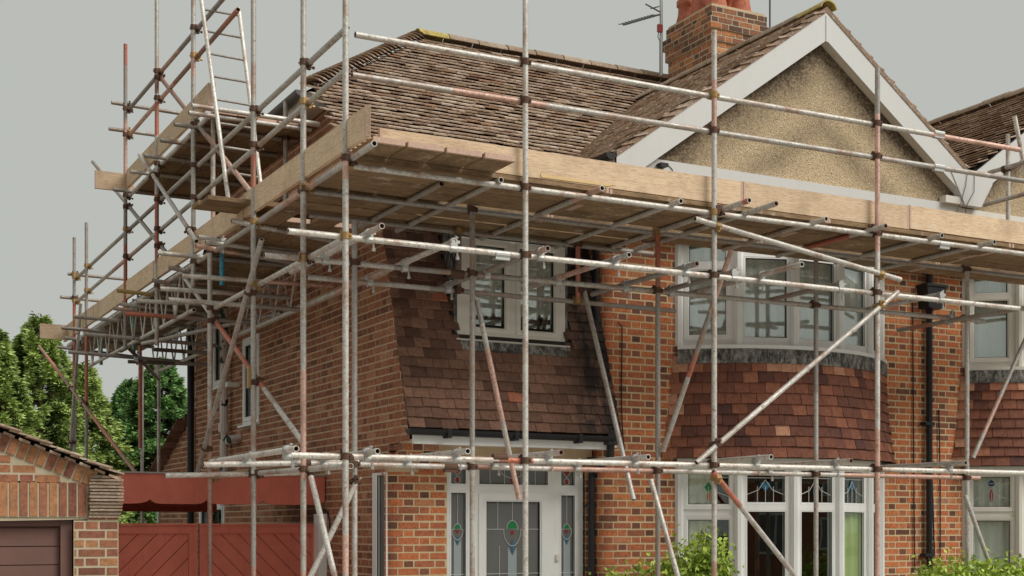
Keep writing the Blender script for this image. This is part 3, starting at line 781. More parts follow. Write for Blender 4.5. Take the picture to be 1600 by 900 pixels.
# bonnet tiles down the half-hip
hipA, hipB = Vector((-.2, MY0 - .06, MZ0 + .0)), Vector((1.84, RY, RZ + .02))
hd = (hipB - hipA).normalized(); hs_ = hd.cross(AZ).normalized(); hu = hs_.cross(hd)
cnt = 30
for k in range(cnt):
    mb = MB(); p = hipA + (hipB - hipA) * (k / cnt); V = []; q = 6
    for t_, (P_, lift, r_) in enumerate(((p, .07, .14), (p + hd * .2, .0, .11))):
        for dr in (0, .016):
            for i in range(q + 1):
                an = math.pi * (.12 + .76 * i / q); V.append(P_ + hs_ * (math.cos(an) * (r_ - dr)) + hu * (math.sin(an) * (r_ - dr) * .75 + lift - .07))
    g = q + 1; F = []
    for i in range(q): F += [(i, i + 1, 2 * g + i + 1, 2 * g + i), (i, g + i, g + i + 1, i + 1), (g + i, 3 * g + i, 3 * g + i + 1, g + i + 1)]
    mb.add(V, F, rng.random() * .8); mb.build('hip_tile', M_ROOF, roof)
mb = MB(); mb.bx(-.24, -.012, MY0 + .0, 2 * RY - MY0, MZ0 - .20, MZ0 - .05); mb.build('eaves_box', M_WHITE, house)
gutter(house, (-.30, 2 * RY - MY0 + .05, MZ0 - .05), (-.30, MY0 - .03, MZ0 - .05), .062, M_GREYP)

# front wing roof
wl, wr = WX - 2.62, PARTY - .06
VY = 3.2                                                            # how far the wing roof runs back
wroof = roof_sheet('wing_roof', [[(wl, GY, wing_z(wl) - .02), (WX, GY, WZ - .02), (WX, VY, WZ - .02), (wl, VY, wing_z(wl) - .02)],
                                 [(WX, GY, WZ - .02), (wr, GY, wing_z(wr) - .02), (wr, VY, wing_z(wr) - .02), (WX, VY, WZ - .02)]], M_DARK, house)
Pw = Pieces(); n_up = Vector((WS, 0, 1)).normalized()
def wing_in(c):
    return c.z > main_z(c.y) - .06 and GY - .03 < c.y and c.z < WZ - .02
ul = Vector((1, 0, WS)).normalized()
# left slope: eaves run along Y, rows climb towards the ridge
tile_slope(Pw, Vector((wl - .03, VY, wing_z(wl - .03) + .012)), Vector((0, -1, 0)), ul, VY - GY + .02, 2.65 / ul.x, wing_in, rng, .098, .168, .015, .275, 1.4, rt)
tile_slope(Pw, Vector((wr, GY - .03, wing_z(wr) + .012)), AY, Vector((-1, 0, WS)).normalized(), VY - GY, 2.1 / ul.x, wing_in, rng, .098, .168, .015, .275, 1.2, rt)
Pw.build('roof_tile', 'roof_tile_courses', M_ROOF, wroof, 300)
ridge_run((WX, GY - .06, WZ + .035), (WX, 2.95, WZ + .035), wroof, .115, rng, True)

# gable: pebbledash face, stained under the bargeboards, with white boards
gp = MB(); nx, nz = 60, 40; PY = GY + .10
zb = 5.56
for i in range(nx):
    for j in range(nz):
        def pt_(i_, j_):
            x = wl + .3 + (wr - .0 - wl - .3) * i_ / nx; zt = wing_z(x) - .2
            return Vector((x, PY, zb + (max(zt, zb + .02) - zb) * j_ / nz)), zt
        vs = [pt_(i, j), pt_(i + 1, j), pt_(i + 1, j + 1), pt_(i, j + 1)]
        b0 = len(gp.v); gp.v += [tuple(v[0]) for v in vs]; gp.f.append((b0, b0 + 1, b0 + 2, b0 + 3))
        for v, zt in vs:
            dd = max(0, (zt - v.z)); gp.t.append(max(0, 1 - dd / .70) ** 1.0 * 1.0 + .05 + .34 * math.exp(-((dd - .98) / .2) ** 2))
gp.build('pebbledash_gable', M_PEBBLE, house)
mb = MB(); mb.bx(wl + .25, PARTY - .075, GY + .055, GY + .12, 5.22, 5.572); mb.build('gable_board', M_FACE, house)
mb = MB(); mb.bx(wl + .25, PARTY - .08, GY + .12, 0.02, 5.222, 5.25); mb.build('gable_soffit', M_CREAM, house)
for sgn, xe in ((-1, wl - .02), (1, wr)):
    b = MB(); top0, top1 = WZ - .012, wing_z(xe) - .012; dz = .30
    b.prism([(WX, GY - .02, top0), (xe, GY - .02, top1), (xe, GY - .02, top1 - dz), (WX, GY - .02, top0 - dz)], Vector((0, .03, 0)))
    b.build('bargeboard', M_FACE, house)
    b = MB(); b.prism([(WX, GY + .01, top0 - dz + .03), (xe, GY + .01, top1 - dz + .03), (xe, GY + .01, top1 - dz + .008), (WX, GY + .01, top0 - dz + .008)], Vector((0, .09, 0)))
    b.build('barge_soffit', M_CREAM, house)
for sgn, xe in ((-1, wl - .02), (1, wr)):
    b = MB(); b.prism([(WX, GY - .028, WZ + .045), (xe, GY - .028, wing_z(xe) + .045), (xe, GY - .028, wing_z(xe) - .014), (WX, GY - .028, WZ - .014)], Vector((0, .2, 0)), .1); b.build('verge_mortar', M_ROOF, house)
mb = MB(); mb.bx(WX - .012, WX + .012, GY - .028, GY - .021, WZ - .33, WZ - .05); mb.build('barge_joint', M_FACE, house)
mb = MB(); mb.bx(wl - .02, wl + .28, GY - .015, GY + .35, 5.30, 5.555); mb.bx(wl + .0, wl + .1, GY + .35, 0.9, 5.30, 5.5); mb.build('eaves_box', M_WHITE, house)
gutter(house, (wl - .08, 1.2, 5.54), (wl - .08, GY - .02, 5.54), .06, M_BLACK)
mb = MB(); mb.bx(wr - .32, wr - .02, GY - .01, GY + .09, 5.56, 5.64); mb.build('barge_foot', M_CREAM, house)
def cable(parent, pts, r=.005, m=None, name='cable'):
    mb = MB(); mb.path([Vector(p) for p in pts], r, 5); return mb.build(name, m or M_BLACK, parent)
def px_cable(parent, pxs, Y, r=.0035): return cable(parent, [onY(a, b, Y) for a, b in pxs], r)
# px_cable(house, [(1003, 236), (1015, 233), (1025, 228), (1034, 231), (1040, 240), (1036, 250), (1032, 254)], GY - .03)
px_cable(house, [(1044, 258), (1050, 264), (1053, 271)], GY + .05)
mb = MB(); a_ = onY(1032, 256, GY - .02); mb.bx(a_.x, a_.x + .09, GY - .03, GY + .05, a_.z - .02, a_.z + .015); mb.build('junction_box', M_BLACK, house)
px_cable(house, [(966, 504), (972, 510), (972, 540), (971, 600), (972, 660), (976, 715)], -.02, .007)
px_cable(house, [(1513, 258), (1509, 290), (1502, 315), (1493, 335)], GY - .04)
px_cable(house, [(1523, 258), (1522, 300), (1510, 322), (1507, 345)], GY - .04)

# right hand downpipe with hopper, cables beside it
dp = MB(); X_ = 6.79
dp.tube((X_, -.06, 5.1), (X_, -.06, 0.05), .038, 10)
dp.build('downpipe', M_BLACK, house)
hp = MB(); hp.prism([(X_ - .15, -.18, 4.72), (X_ + .15, -.18, 4.72), (X_ + .12, -.18, 4.47), (X_ - .12, -.18, 4.47)], Vector((0, .17, 0)))
hp.bx(X_ - .165, X_ + .165, -.195, -.008, 4.72, 4.75); hp.build('rainwater_hopper', M_BLACK, house)
br = MB()
for z in (1.55, 3.1): br.bx(X_ - .1, X_ + .045, -.105, -.012, z, z + .035)
br.build('pipe_bracket', M_BLACK, house)
for pxs in ([(1426, 470), (1427, 620), (1428, 760), (1429, 890)],): px_cable(house, pxs, -.02, .008)
px_cable(house, [(1453, 470), (1454, 640), (1456, 740), (1461, 890)], -.02, .009)
px_cable(house, [(1467, 640), (1469, 760), (1469, 880)], -.02, .008)

# side wall pipes
def pipe_on_side(px, y0, y1, r, m, name, X=-.1, collars=()):
    a, b = onX(px, y0, X), onX(px, y1, X); b.y = a.y
    mb = MB(); mb.tube(a, b, r, 12)
    for c in collars:
        z = onX(px, c, X).z; mb.tube((X, a.y, z - .06), (X, a.y, z + .05), r * 1.35, 12)
    return mb.build(name, m, house)
pipe_on_side(350, 430, 790, .055, M_PIPE, 'soil_pipe', -.1, (668, 720))
mb = MB(); a_ = onX(357, 690, -.1); mb.tube((-.1, a_.y, a_.z), (-.14, a_.y - .22, a_.z + .02), .05, 10); mb.tube((-.14, a_.y - .2, a_.z + .02), (0, a_.y - .22, a_.z + .05), .045, 10); mb.build('soil_branch', M_PIPE, house)
mb = MB(); a_ = onX(298, 600, -.06); mb.tube((-.06, a_.y, 0.1), (-.06, a_.y, 5.2), .05, 10); mb.build('downpipe', M_BLACK, house)
mb = MB(); a_ = onX(502, 860, -.05); mb.bx(-.10, -.005, a_.y - .05, a_.y + .1, 0.05, onX(502, 803, -.05).z); mb.build('pipe_casing', M_WHITE, house)
cable(house, [onX(506, 795, -.02), onX(512, 800, -.02), onX(515, 815, -.02), onX(516, 890, -.02)], .008)
px_w = onX(368, 601, -.05); mb = MB(); mb.bx(-.16, 0, px_w.y - .03, px_w.y + .1, px_w.z - .03, px_w.z + .03); mb.build('overflow_pipe', M_CREAM, house)

# rear lean-to with tiled verge
a_, b_ = onX(298, 652, 0), onX(247, 742, 0)
lean = MB(); P_lean = Pieces(); lw_ = Wall([(0.0, 9.6), (0.0, 7.36)])
def lean_iv(z):
    ymax = a_.y + (a_.z - z) / (a_.z - b_.z) * (b_.y - a_.y) - .1
    ymax = min(ymax, 9.5); return [(9.6 - ymax, 9.6 - 7.37)] if ymax > 7.4 else []
lay(lw_, 0, 3.5, lean_iv, P_lean, lean, rng, S_TONES)
lo = lean.build('lean_to_wall', M_MORTAR_SIDE, house); P_lean.build('brick', 'brick_courses', M_SIDE, lo, 0)
lr = MB(); dv = (Vector((0, a_.y, a_.z)) - Vector((0, b_.y, b_.z))).normalized(); nn = Vector((0, dv.z, -dv.y)) * -1
lr.box(Vector((-.08, b_.y, b_.z)), AX, dv, AX.cross(dv), 0, 3, -.2, (Vector((0, a_.y, a_.z)) - Vector((0, b_.y, b_.z))).length, -.05, 0.0)
lro = lr.build('lean_to_roof', M_DARK, house)
Pl = Pieces(); tile_slope(Pl, Vector((-.1, b_.y, b_.z + .01)), AX, dv, 1.2, (a_.y - b_.y) ** 2 ** .5 and (Vector((0, a_.y, a_.z)) - Vector((0, b_.y, b_.z))).length, lambda c: True, rng, .1, .168, .016, .13, 1, rt)
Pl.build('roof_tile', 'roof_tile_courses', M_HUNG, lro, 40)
mb = MB(); mb.bx(-.02, -.003, 7.345, 7.38, 0, 5.0); mb.build('corner_bead', M_MORTAR_SIDE, house)

# closing walls that are out of sight
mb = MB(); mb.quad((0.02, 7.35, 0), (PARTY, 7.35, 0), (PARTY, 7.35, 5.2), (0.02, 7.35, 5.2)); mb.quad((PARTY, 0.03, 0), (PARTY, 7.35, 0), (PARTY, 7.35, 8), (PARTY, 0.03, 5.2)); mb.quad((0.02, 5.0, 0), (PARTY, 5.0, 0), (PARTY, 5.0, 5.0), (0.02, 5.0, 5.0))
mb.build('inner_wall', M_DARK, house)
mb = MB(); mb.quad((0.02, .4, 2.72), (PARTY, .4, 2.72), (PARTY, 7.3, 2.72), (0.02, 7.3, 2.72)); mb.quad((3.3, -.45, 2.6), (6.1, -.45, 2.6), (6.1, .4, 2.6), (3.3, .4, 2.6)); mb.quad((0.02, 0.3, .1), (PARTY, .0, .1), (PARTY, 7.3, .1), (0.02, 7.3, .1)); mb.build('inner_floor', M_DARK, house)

# ------------------------------------------------------------------ chimney with pots and aerial
Pc = Pieces(); cm = MB(); cx0, cx1, cy0, cy1 = 5.51, 6.37, 2.5, 3.5; ztop = 8.62
def stack(x0, x1, y0, y1, z0, z1, green=0.0):
    wl_ = Wall([(x0, y1), (x0, y0), (x1, y0), (x1, y1)])
    lay(wl_, z0, z1, lambda z: [(0, wl_.len)], Pc, cm, rng, lambda r, u: min(1, max(0, r.gauss(.5 - green, .28))), 'flemish', .05, (.002, .007), z0)
    cm.quad(Vector((x0, y0, z1)), Vector((x1, y0, z1)), Vector((x1, y1, z1)), Vector((x0, y1, z1)))
    cm.quad(Vector((x0, y0, z0)), Vector((x0, y1, z0)), Vector((x1, y1, z0)), Vector((x1, y0, z0)))
stack(cx0, cx1, cy0, cy1, 6.9, 8.25); stack(cx0 - .03, cx1 + .03, cy0 - .03, cy1 + .03, 8.25, 8.40, .2); stack(cx0 - .055, cx1 + .055, cy0 - .055, cy1 + .055, 8.40, 8.55, .25); stack(cx0 - .02, cx1 + .02, cy0 - .02, cy1 + .02, 8.55, 8.70, .2)
fl = MB(); fl.prism([(cx0, cy0, 8.70), (cx1, cy0, 8.70), (cx1, cy1, 8.70), (cx0, cy1, 8.70)], Vector((0, 0, .035)))
chim = cm.build('chimney', M_MORTAR_PALE, house); Pc.build('brick', 'brick_courses', M_CHIM, chim, 150); fl.build('flaunching', M_RENDER, chim)
def pot(x, y, prof, seg=14):
    mb = MB(); V = []
    for r_, z in prof:
        for k in range(seg): V.append((x + r_ * math.cos(2 * math.pi * k / seg), y + r_ * math.sin(2 * math.pi * k / seg), z))
    F = [(j * seg + k, j * seg + (k + 1) % seg, (j + 1) * seg + (k + 1) % seg, (j + 1) * seg + k) for j in range(len(prof) - 1) for k in range(seg)]
    mb.add(V, F, rng.random()); mb.build('chimney_pot', M_POT, chim, True)
tall = [(.155, 8.70), (.145, 8.76), (.12, 8.90), (.105, 9.1), (.10, 9.35), (.14, 9.37), (.14, 9.45), (.09, 9.46)]
short = [(.135, 8.70), (.125, 8.78), (.10, 8.88), (.095, 8.98), (.12, 9.0), (.12, 9.06), (.105, 9.08), (.08, 9.08)]
pot(5.68, 3.34, short); pot(5.68, 2.99, tall); pot(5.70, 2.66, tall); pot(6.10, 2.66, tall); pot(6.1, 3.0, short); pot(6.12, 3.34, [(r_ * .8, z) for r_, z in short])
# aerial on its pole
ap = onY(1033, 118, 3.3); AYY = 3.3
aer = MB(); t_ = onY(1033, -12, AYY); aer.tube(ap, (ap.x, AYY, t_.z), .022, 8); b_ = onY(1033, 118, AYY)
ao = aer.build('aerial', M_ZINC, house)
bm_ = MB(); q0, q1 = onY(1033, 22, AYY), onY(974, 39, AYY); bm_.tube(q0, q1, .012, 6); ao2 = bm_.build('aerial_boom', M_GREYP, ao)
el = MB()
for k in range(11):
    p = q0.lerp(q1, .15 + .85 * k / 10); el.tube(p - AY * .12 - AZ * .03, p + AY * .12 + AZ * .05, .006, 5)
el.tube(q0 + AZ * .02, q0 + Vector((-.25, 0, .09)), .01, 6); el.tube(q0 + Vector((-.1, -.1, .05)), q0 + Vector((-.1, .1, .09)), .008, 5); el.build('aerial_element', M_GREYP, ao)
jb = MB(); p = onY(1029, 46, AYY); jb.bx(p.x - .04, p.x + .03, AYY - .06, AYY - .02, p.z - .05, p.z + .05); jb.build('aerial_box', M_STAIN['red'], ao)
cable(ao, [onY(1029, 50, AYY - .03), onY(1028, 58, AYY - .03), onY(1031, 64, AYY - .03), onY(1031, 115, AYY - .03)], .006)
sp = MB(); p0, p1 = onY(1203, 48, 2.9), onY(1203, -6, 2.9); sp.tube(p0, p1, .014, 6); sp.build('aerial_pole', M_GREYP, house)

# curtains
def facet(k, cx=BAY_C.x): 
    a0, a1 = -45 + 18 * k, -45 + 18 * (k + 1)
    p = Vector((cx + BAY_R * math.sin(R(a0)), BAY_C.y - BAY_R * math.cos(R(a0)), 0)); q = Vector((cx + BAY_R * math.sin(R(a1)), BAY_C.y - BAY_R * math.cos(R(a1)), 0)); return p, (q - p).normalized()
curtain('net_curtain', Vector((DW0 + .08, -.035, 3.80)), AX, 1.08, .90, M_NET, 'pleated grey net curtain inside the upstairs window above the front door', .075, .012, 11)
for k, nm in ((0, 'leftmost opening light of the upstairs bow bay'), (1, 'second light from the left of the upstairs bow bay'), (2, 'middle light of the upstairs bow bay'), (3, 'fourth light from the left of the upstairs bow bay')):
    p, ax = facet(k); curtain('net_curtain', p + ax * .04 + AZ * 3.87, ax, .54, 1.12, M_NET, 'grey net curtain hanging behind the ' + nm, .085, .012, 10, group='net curtains in the upstairs bay')
p, ax = facet(0); curtain('curtain', p + ax * .08 + AZ * .85, ax, .30, 1.66, M_DRAPE, 'cream curtain drawn back at the left end of the downstairs bay', .085, .018, 8)
p, ax = facet(3); curtain('curtain', p + ax * .06 + AZ * .85, ax, .52, 1.32, M_GREEN_DRAPE, 'green curtain behind the right side of the downstairs bay', .085, .018, 7)
# ================================================================== the other half of the pair, at the right
nh = empty('neighbouring_house', (9.5, 3.5, 0), 'adjoining half of the brick pair with cream window frames, cut off at the right edge', 'house')
NX, NCX = 8.845, 8.84
nw = MB(); Pn = Pieces(); nwall = Wall([(PARTY + .004, 0.0), (9.5, 0.0)])
def nwall_iv(z): return minus([(0, nwall.len)], [(NCX - 1.405 - PARTY, NCX + 1.405 - PARTY)] if 0.75 < z < 5.2 else [])
lay(nwall, 0, 5.25, nwall_iv, Pn, nw, rng, F_TONES)
bw2 = Wall([(NCX + BAY_R * math.sin(R(a)), BAY_C.y - BAY_R * math.cos(R(a))) for a in range(-45, 10, 9)])
lay(bw2, 0, .75, lambda z: [(0, bw2.len)], Pn, nw, rng, F_TONES)
nwo = nw.build('front_wall', M_MORTAR, nh); Pn.build('brick', 'brick_courses', M_BRICK, nwo, 120)
bay(nh, NCX, (0, 1, 2), rng, 'n', M_BAYTILE, M_CREAM, None, False)
nwl = PARTY + .03
nroof = roof_sheet('wing_roof', [[(nwl, GY, wing_z(nwl, NX) - .02), (NX, GY, WZ - .02), (NX, VY + 3, WZ - .02), (nwl, VY + 3, wing_z(nwl, NX) - .02)],
                                 [(NX, GY, WZ - .02), (NX + 2.6, GY, wing_z(NX + 2.6, NX) - .02), (NX + 2.6, VY + 3, wing_z(NX + 2.6, NX) - .02), (NX, VY + 3, WZ - .02)]], M_DARK, nh)
Pw = Pieces()
tile_slope(Pw, Vector((nwl, VY, wing_z(nwl, NX) + .012)), Vector((0, -1, 0)), ul, VY - GY + .02, 2.38 / ul.x, lambda c: c.z < WZ - .02 and GY - .03 < c.y, rng, .098, .168, .015, .29, .7, lambda r: min(.7, max(0, r.gauss(.3, .2))))
Pw.build('roof_tile', 'roof_tile_courses', M_ROOF, nroof, 200)
ridge_run((NX, GY - .06, WZ + .04), (NX, 3.2, WZ + .04), nroof, .125, rng)
ridge_run((PARTY, RY, RZ + .04), (13, RY, RZ + .04), nroof, .13, rng)
mb = MB(); mb.quad((PARTY, -.15, main_z(-.15) - .02), (14, -.15, main_z(-.15) - .02), (14, RY, RZ - .02), (PARTY, RY, RZ - .02)); mb.quad((PARTY, RY, RZ - .02), (14, RY, RZ - .02), (14, 7.5, main_z(-.2)), (PARTY, 7.5, main_z(-.2))); mb.build('main_roof', M_ROOF, nh)
b = MB(); b.prism([(NX, GY - .02, WZ - .035), (nwl, GY - .02, wing_z(nwl, NX) - .035), (nwl, GY - .02, wing_z(nwl, NX) - .32), (NX, GY - .02, WZ - .32)], Vector((0, .03, 0))); b.build('bargeboard', M_FACE, nh)
b = MB(); zz = wing_z(nwl, NX); b.prism([(PARTY - .33, GY - .03, zz - .02), (nwl + .3, GY - .03, zz - .02), (nwl + .3, GY - .03, zz - .12), (nwl + .12, GY - .03, zz - .40), (PARTY - .1, GY - .03, zz - .40)], Vector((0, .1, 0))); b.build('barge_foot', M_FACE, nh)
gp = MB()
for i in range(20):
    for j in range(14):
        def q_(i_, j_):
            x = PARTY + .02 + 2.6 * i_ / 20; zt = wing_z(x, NX) - .25; return Vector((x, PY, 5.5 + (max(zt, 5.52) - 5.5) * j_ / 14)), zt
        vs = [q_(i, j), q_(i + 1, j), q_(i + 1, j + 1), q_(i, j + 1)]; b0 = len(gp.v); gp.v += [tuple(v[0]) for v in vs]; gp.f.append((b0, b0 + 1, b0 + 2, b0 + 3))
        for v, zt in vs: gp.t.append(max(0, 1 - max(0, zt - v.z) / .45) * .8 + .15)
gp.build('pebbledash_gable', M_PEBBLE, nh)
mb = MB(); mb.bx(PARTY - .07, NX + 2, GY + .06, GY + .12, 5.22, 5.54); mb.build('gable_board', M_CREAM, nh)
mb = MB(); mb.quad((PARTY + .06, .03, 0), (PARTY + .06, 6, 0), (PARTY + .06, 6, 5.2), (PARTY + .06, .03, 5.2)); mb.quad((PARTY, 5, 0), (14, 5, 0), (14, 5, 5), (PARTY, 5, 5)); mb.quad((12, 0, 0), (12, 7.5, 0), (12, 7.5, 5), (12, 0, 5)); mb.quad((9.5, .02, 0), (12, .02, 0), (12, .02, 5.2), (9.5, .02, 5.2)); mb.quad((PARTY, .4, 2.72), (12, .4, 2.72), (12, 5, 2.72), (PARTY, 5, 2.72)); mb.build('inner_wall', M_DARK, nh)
for z_, hh, nm in ((3.9, 1.1, 'upstairs'), (.85, 1.68, 'downstairs')):
    for k in (0, 1):
        p, ax = facet(k, NCX); curtain('net_curtain', p + ax * .04 + AZ * z_, ax, .57, hh, M_NET, 'pale pleated curtain behind the %s light of the %s bay next door' % (('first', 'second')[k], nm), .13, .02, 8)

# ================================================================== garage
gar = empty('garage', (-4.2, 2.0, 0), 'low brick garage with tiled gable verge and brown door beside the red gate', 'garage')
GX1, GYF, GZ = -2.727, -0.58, 0
gx_r = -4.24; geave = onY(190, 741, GYF).z; gsl = .395
def gz(x): return geave + gsl * (GX1 - x) if x > gx_r else geave + gsl * (GX1 - gx_r) - gsl * (gx_r - x)
gm_ = MB(); Pg = Pieces(); gw_ = Wall([(-5.75, GYF), (GX1, GYF), (GX1, 5.0)])
DOOR_R, DOOR_T = -3.083, onY(60, 808, GYF).z; SOLD = onY(60, 752, GYF).z
def g_iv(z):
    lim = (z + .035 - geave + .19) / gsl
    iv = [(max(0, lim if z + .035 > geave - .19 else 0), 3.023 - max(0, lim if z + .035 > geave - .19 else 0))] + ([(3.023, gw_.len)] if z < geave - .1 else [])
    if z < DOOR_T: iv = minus(iv, [(5.75 - 5.4, 5.75 + DOOR_R)])
    elif z < SOLD: iv = minus(iv, [(5.75 - 5.6, 5.75 + DOOR_R + .11)])
    return iv
lay(gw_, 0, 3, g_iv, Pg, gm_, rng, lambda r, u: min(1, max(0, r.gauss(.5, .28))))
x = DOOR_R + .10
while x > -5.5:                                                     # soldier course over the door
    M = frame_matrix(Vector((x, GYF + .01, DOOR_T + .006)), AZ, Vector((0, -1, 0)), Vector((-1, 0, 0)))
    Pg.add(brick_box(SOLD - DOOR_T - .012, .065, .018), BRK, M, rng.random(), None); x -= .0755
gm_.quad((DOOR_R + .115, GYF, DOOR_T), (-5.6, GYF, DOOR_T), (-5.6, GYF, SOLD), (DOOR_R + .115, GYF, SOLD))
e1 = Vector((-1, 0, gsl)).normalized(); up_ = Vector((gsl, 0, 1)).normalized(); p0 = Vector((GX1 - .23, GYF, gz(GX1 - .23) - .19))
for k in range(18):                                                 # brick on edge under the verge
    M = frame_matrix(p0 + e1 * (k * .078 + .004) + Vector((0, .005, 0)), up_, Vector((0, -1, 0)), e1)
    Pg.add(brick_box(.125, .066, .022), BRK, M, rng.random(), None)
gm_.quad(p0 - e1 * .02 + Vector((0, -.004, 0)), p0 + e1 * 1.42 + Vector((0, -.004, 0)), p0 + e1 * 1.42 + up_ * .135 + Vector((0, -.004, 0)), p0 - e1 * .02 + up_ * .135 + Vector((0, -.004, 0)))
gm_.quad((-3.9, GYF + .001, gz(-3.9) - .35), (GX1 - .2, GYF + .001, gz(GX1 - .2) - .30), (GX1 - .2, GYF + .001, gz(GX1 - .2) - .12), (-3.9, GYF + .001, gz(-3.9) - .12))
e2 = Vector((1, 0, gsl)).normalized(); up2_ = Vector((-gsl, 0, 1)).normalized(); p2 = Vector((-5.62, GYF, gz(-5.62) - .19))
for k in range(18):
    M = frame_matrix(p2 + e2 * (k * .078 + .072) + Vector((0, .005, 0)), up2_, Vector((0, -1, 0)), -e2)
    Pg.add(brick_box(.125, .066, .022), BRK, M, rng.random(), None)
gq = MB(); gq.add([(-5.7, GYF + .012, gz(-5.7) - .45), (GX1 - .2, GYF + .012, gz(GX1 - .2) - .45), (GX1 - .2, GYF + .012, gz(GX1 - .2) - .06), (gx_r, GYF + .012, gz(gx_r) - .06), (-5.7, GYF + .012, gz(-5.7) - .06)], [(0, 1, 2, 3, 4)]); gq.build('gable_backing', M_MORTAR_PALE, gar)
gmo = gm_.build('front_wall', M_MORTAR_PALE, gar); Pg.build('brick', 'brick_courses', M_GARAGE_BRICK, gmo, 250)
# corbel of thin creasing tiles at the eaves corner
cz0, cz1 = onY(165, 809, GYF).z, onY(165, 742, GYF).z; n_ = 13
cb = MB(); cb.bx(GX1 - .225, GX1 - .005, GYF - .015, GYF + .1, cz0, cz1); cbo = cb.build('corbel', M_MORTAR_PALE, gar)
for k in range(n_):
    z = cz0 + (cz1 - cz0) * k / n_; o_ = .03 + .05 * math.sin(math.pi * k / n_) + rng.uniform(-.005, .005)
    b = MB(); b.bx(GX1 - .24 + rng.uniform(-.006, .006), GX1 + .0 + o_ * .35, GYF - o_, GYF + .15, z, z + (cz1 - cz0) / n_ - .009, rng.uniform(0, .5)); b.build('creasing_tile', M_RIDGE, cbo)
# roof with stepped verge tiles
gr = MB(); gy1 = 5.0
gr.quad((GX1 + .02, GYF - .03, gz(GX1 + .02) - .03), (GX1 + .02, gy1, gz(GX1 + .02) - .03), (gx_r, gy1, gz(gx_r) - .03), (gx_r, GYF - .03, gz(gx_r) - .03))
gr.quad((gx_r, GYF - .03, gz(gx_r) - .03), (gx_r, gy1, gz(gx_r) - .03), (-5.9, gy1, gz(-5.9) - .03), (-5.9, GYF - .03, gz(-5.9) - .03))
gro = gr.build('garage_roof', M_DARK, gar)
Pgr = Pieces(); vv = Vector((-1, 0, gsl)).normalized()
tile_slope(Pgr, Vector((GX1 + .03, GYF - .06, gz(GX1 + .03) - .01)), AY, vv, gy1 - GYF, 1.75, lambda c: True, rng, .125, .20, .014, .10, .35, lambda r: r.uniform(.1, .8))
tile_slope(Pgr, Vector((-5.92, gy1, gz(-5.92) - .01)), Vector((0, -1, 0)), Vector((1, 0, gsl)).normalized(), gy1 - GYF + .06, 1.8, lambda c: True, rng, .125, .20, .014, .10, .35, lambda r: r.uniform(.1, .8))
ridge_run((gx_r, GYF - .08, gz(gx_r) + .02), (gx_r, gy1, gz(gx_r) + .02), gro, .11, rng)
Pgr.build('roof_tile', 'roof_tile_courses', M_ROOF, gro, 60)
for k in range(14):                                                 # undercloak under the verge
    b = MB(); p = Vector((GX1 + .03, GYF - .05, gz(GX1 + .03) - .045)) + vv * (k * .125)
    b.box(p, vv, AY, Vector((gsl, 0, 1)).normalized(), 0, .16, 0, .2, -.008 + .0, .012, rng.random()); b.build('verge_tile', M_ROOF, gro)
# door
gd = MB(); gd.bx(-5.4, DOOR_R - .09, GYF + .14, GYF + .16, .02, DOOR_T); gdo = gd.build('garage_door', M_GDOOR, gar)
fr = MB(); fr.bx(DOOR_R - .09, DOOR_R, GYF + .07, GYF + .17, 0, DOOR_T); fr.bx(-5.4, DOOR_R - .09, GYF + .08, GYF + .17, DOOR_T - .07, DOOR_T - .002); fr.build('door_frame', M_GDOOR, gar)
z = DOOR_T - .09
while z > .05:
    b = MB(); b.bx(-5.39, DOOR_R - .095, GYF + .122 + rng.uniform(0, .003), GYF + .145, z - .142, z); b.build('door_panel', M_GDOOR, gdo); z -= .15
mb = MB(); mb.quad((-5.75, GYF + .02, 0), (-5.75, 5, 0), (-5.75, 5, geave), (-5.75, GYF + .02, geave)); mb.quad((-5.75, 5, 0), (GX1, 5, 0), (GX1, 5, geave), (-5.75, 5, geave)); mb.build('rear_wall', M_MORTAR_PALE, gar)

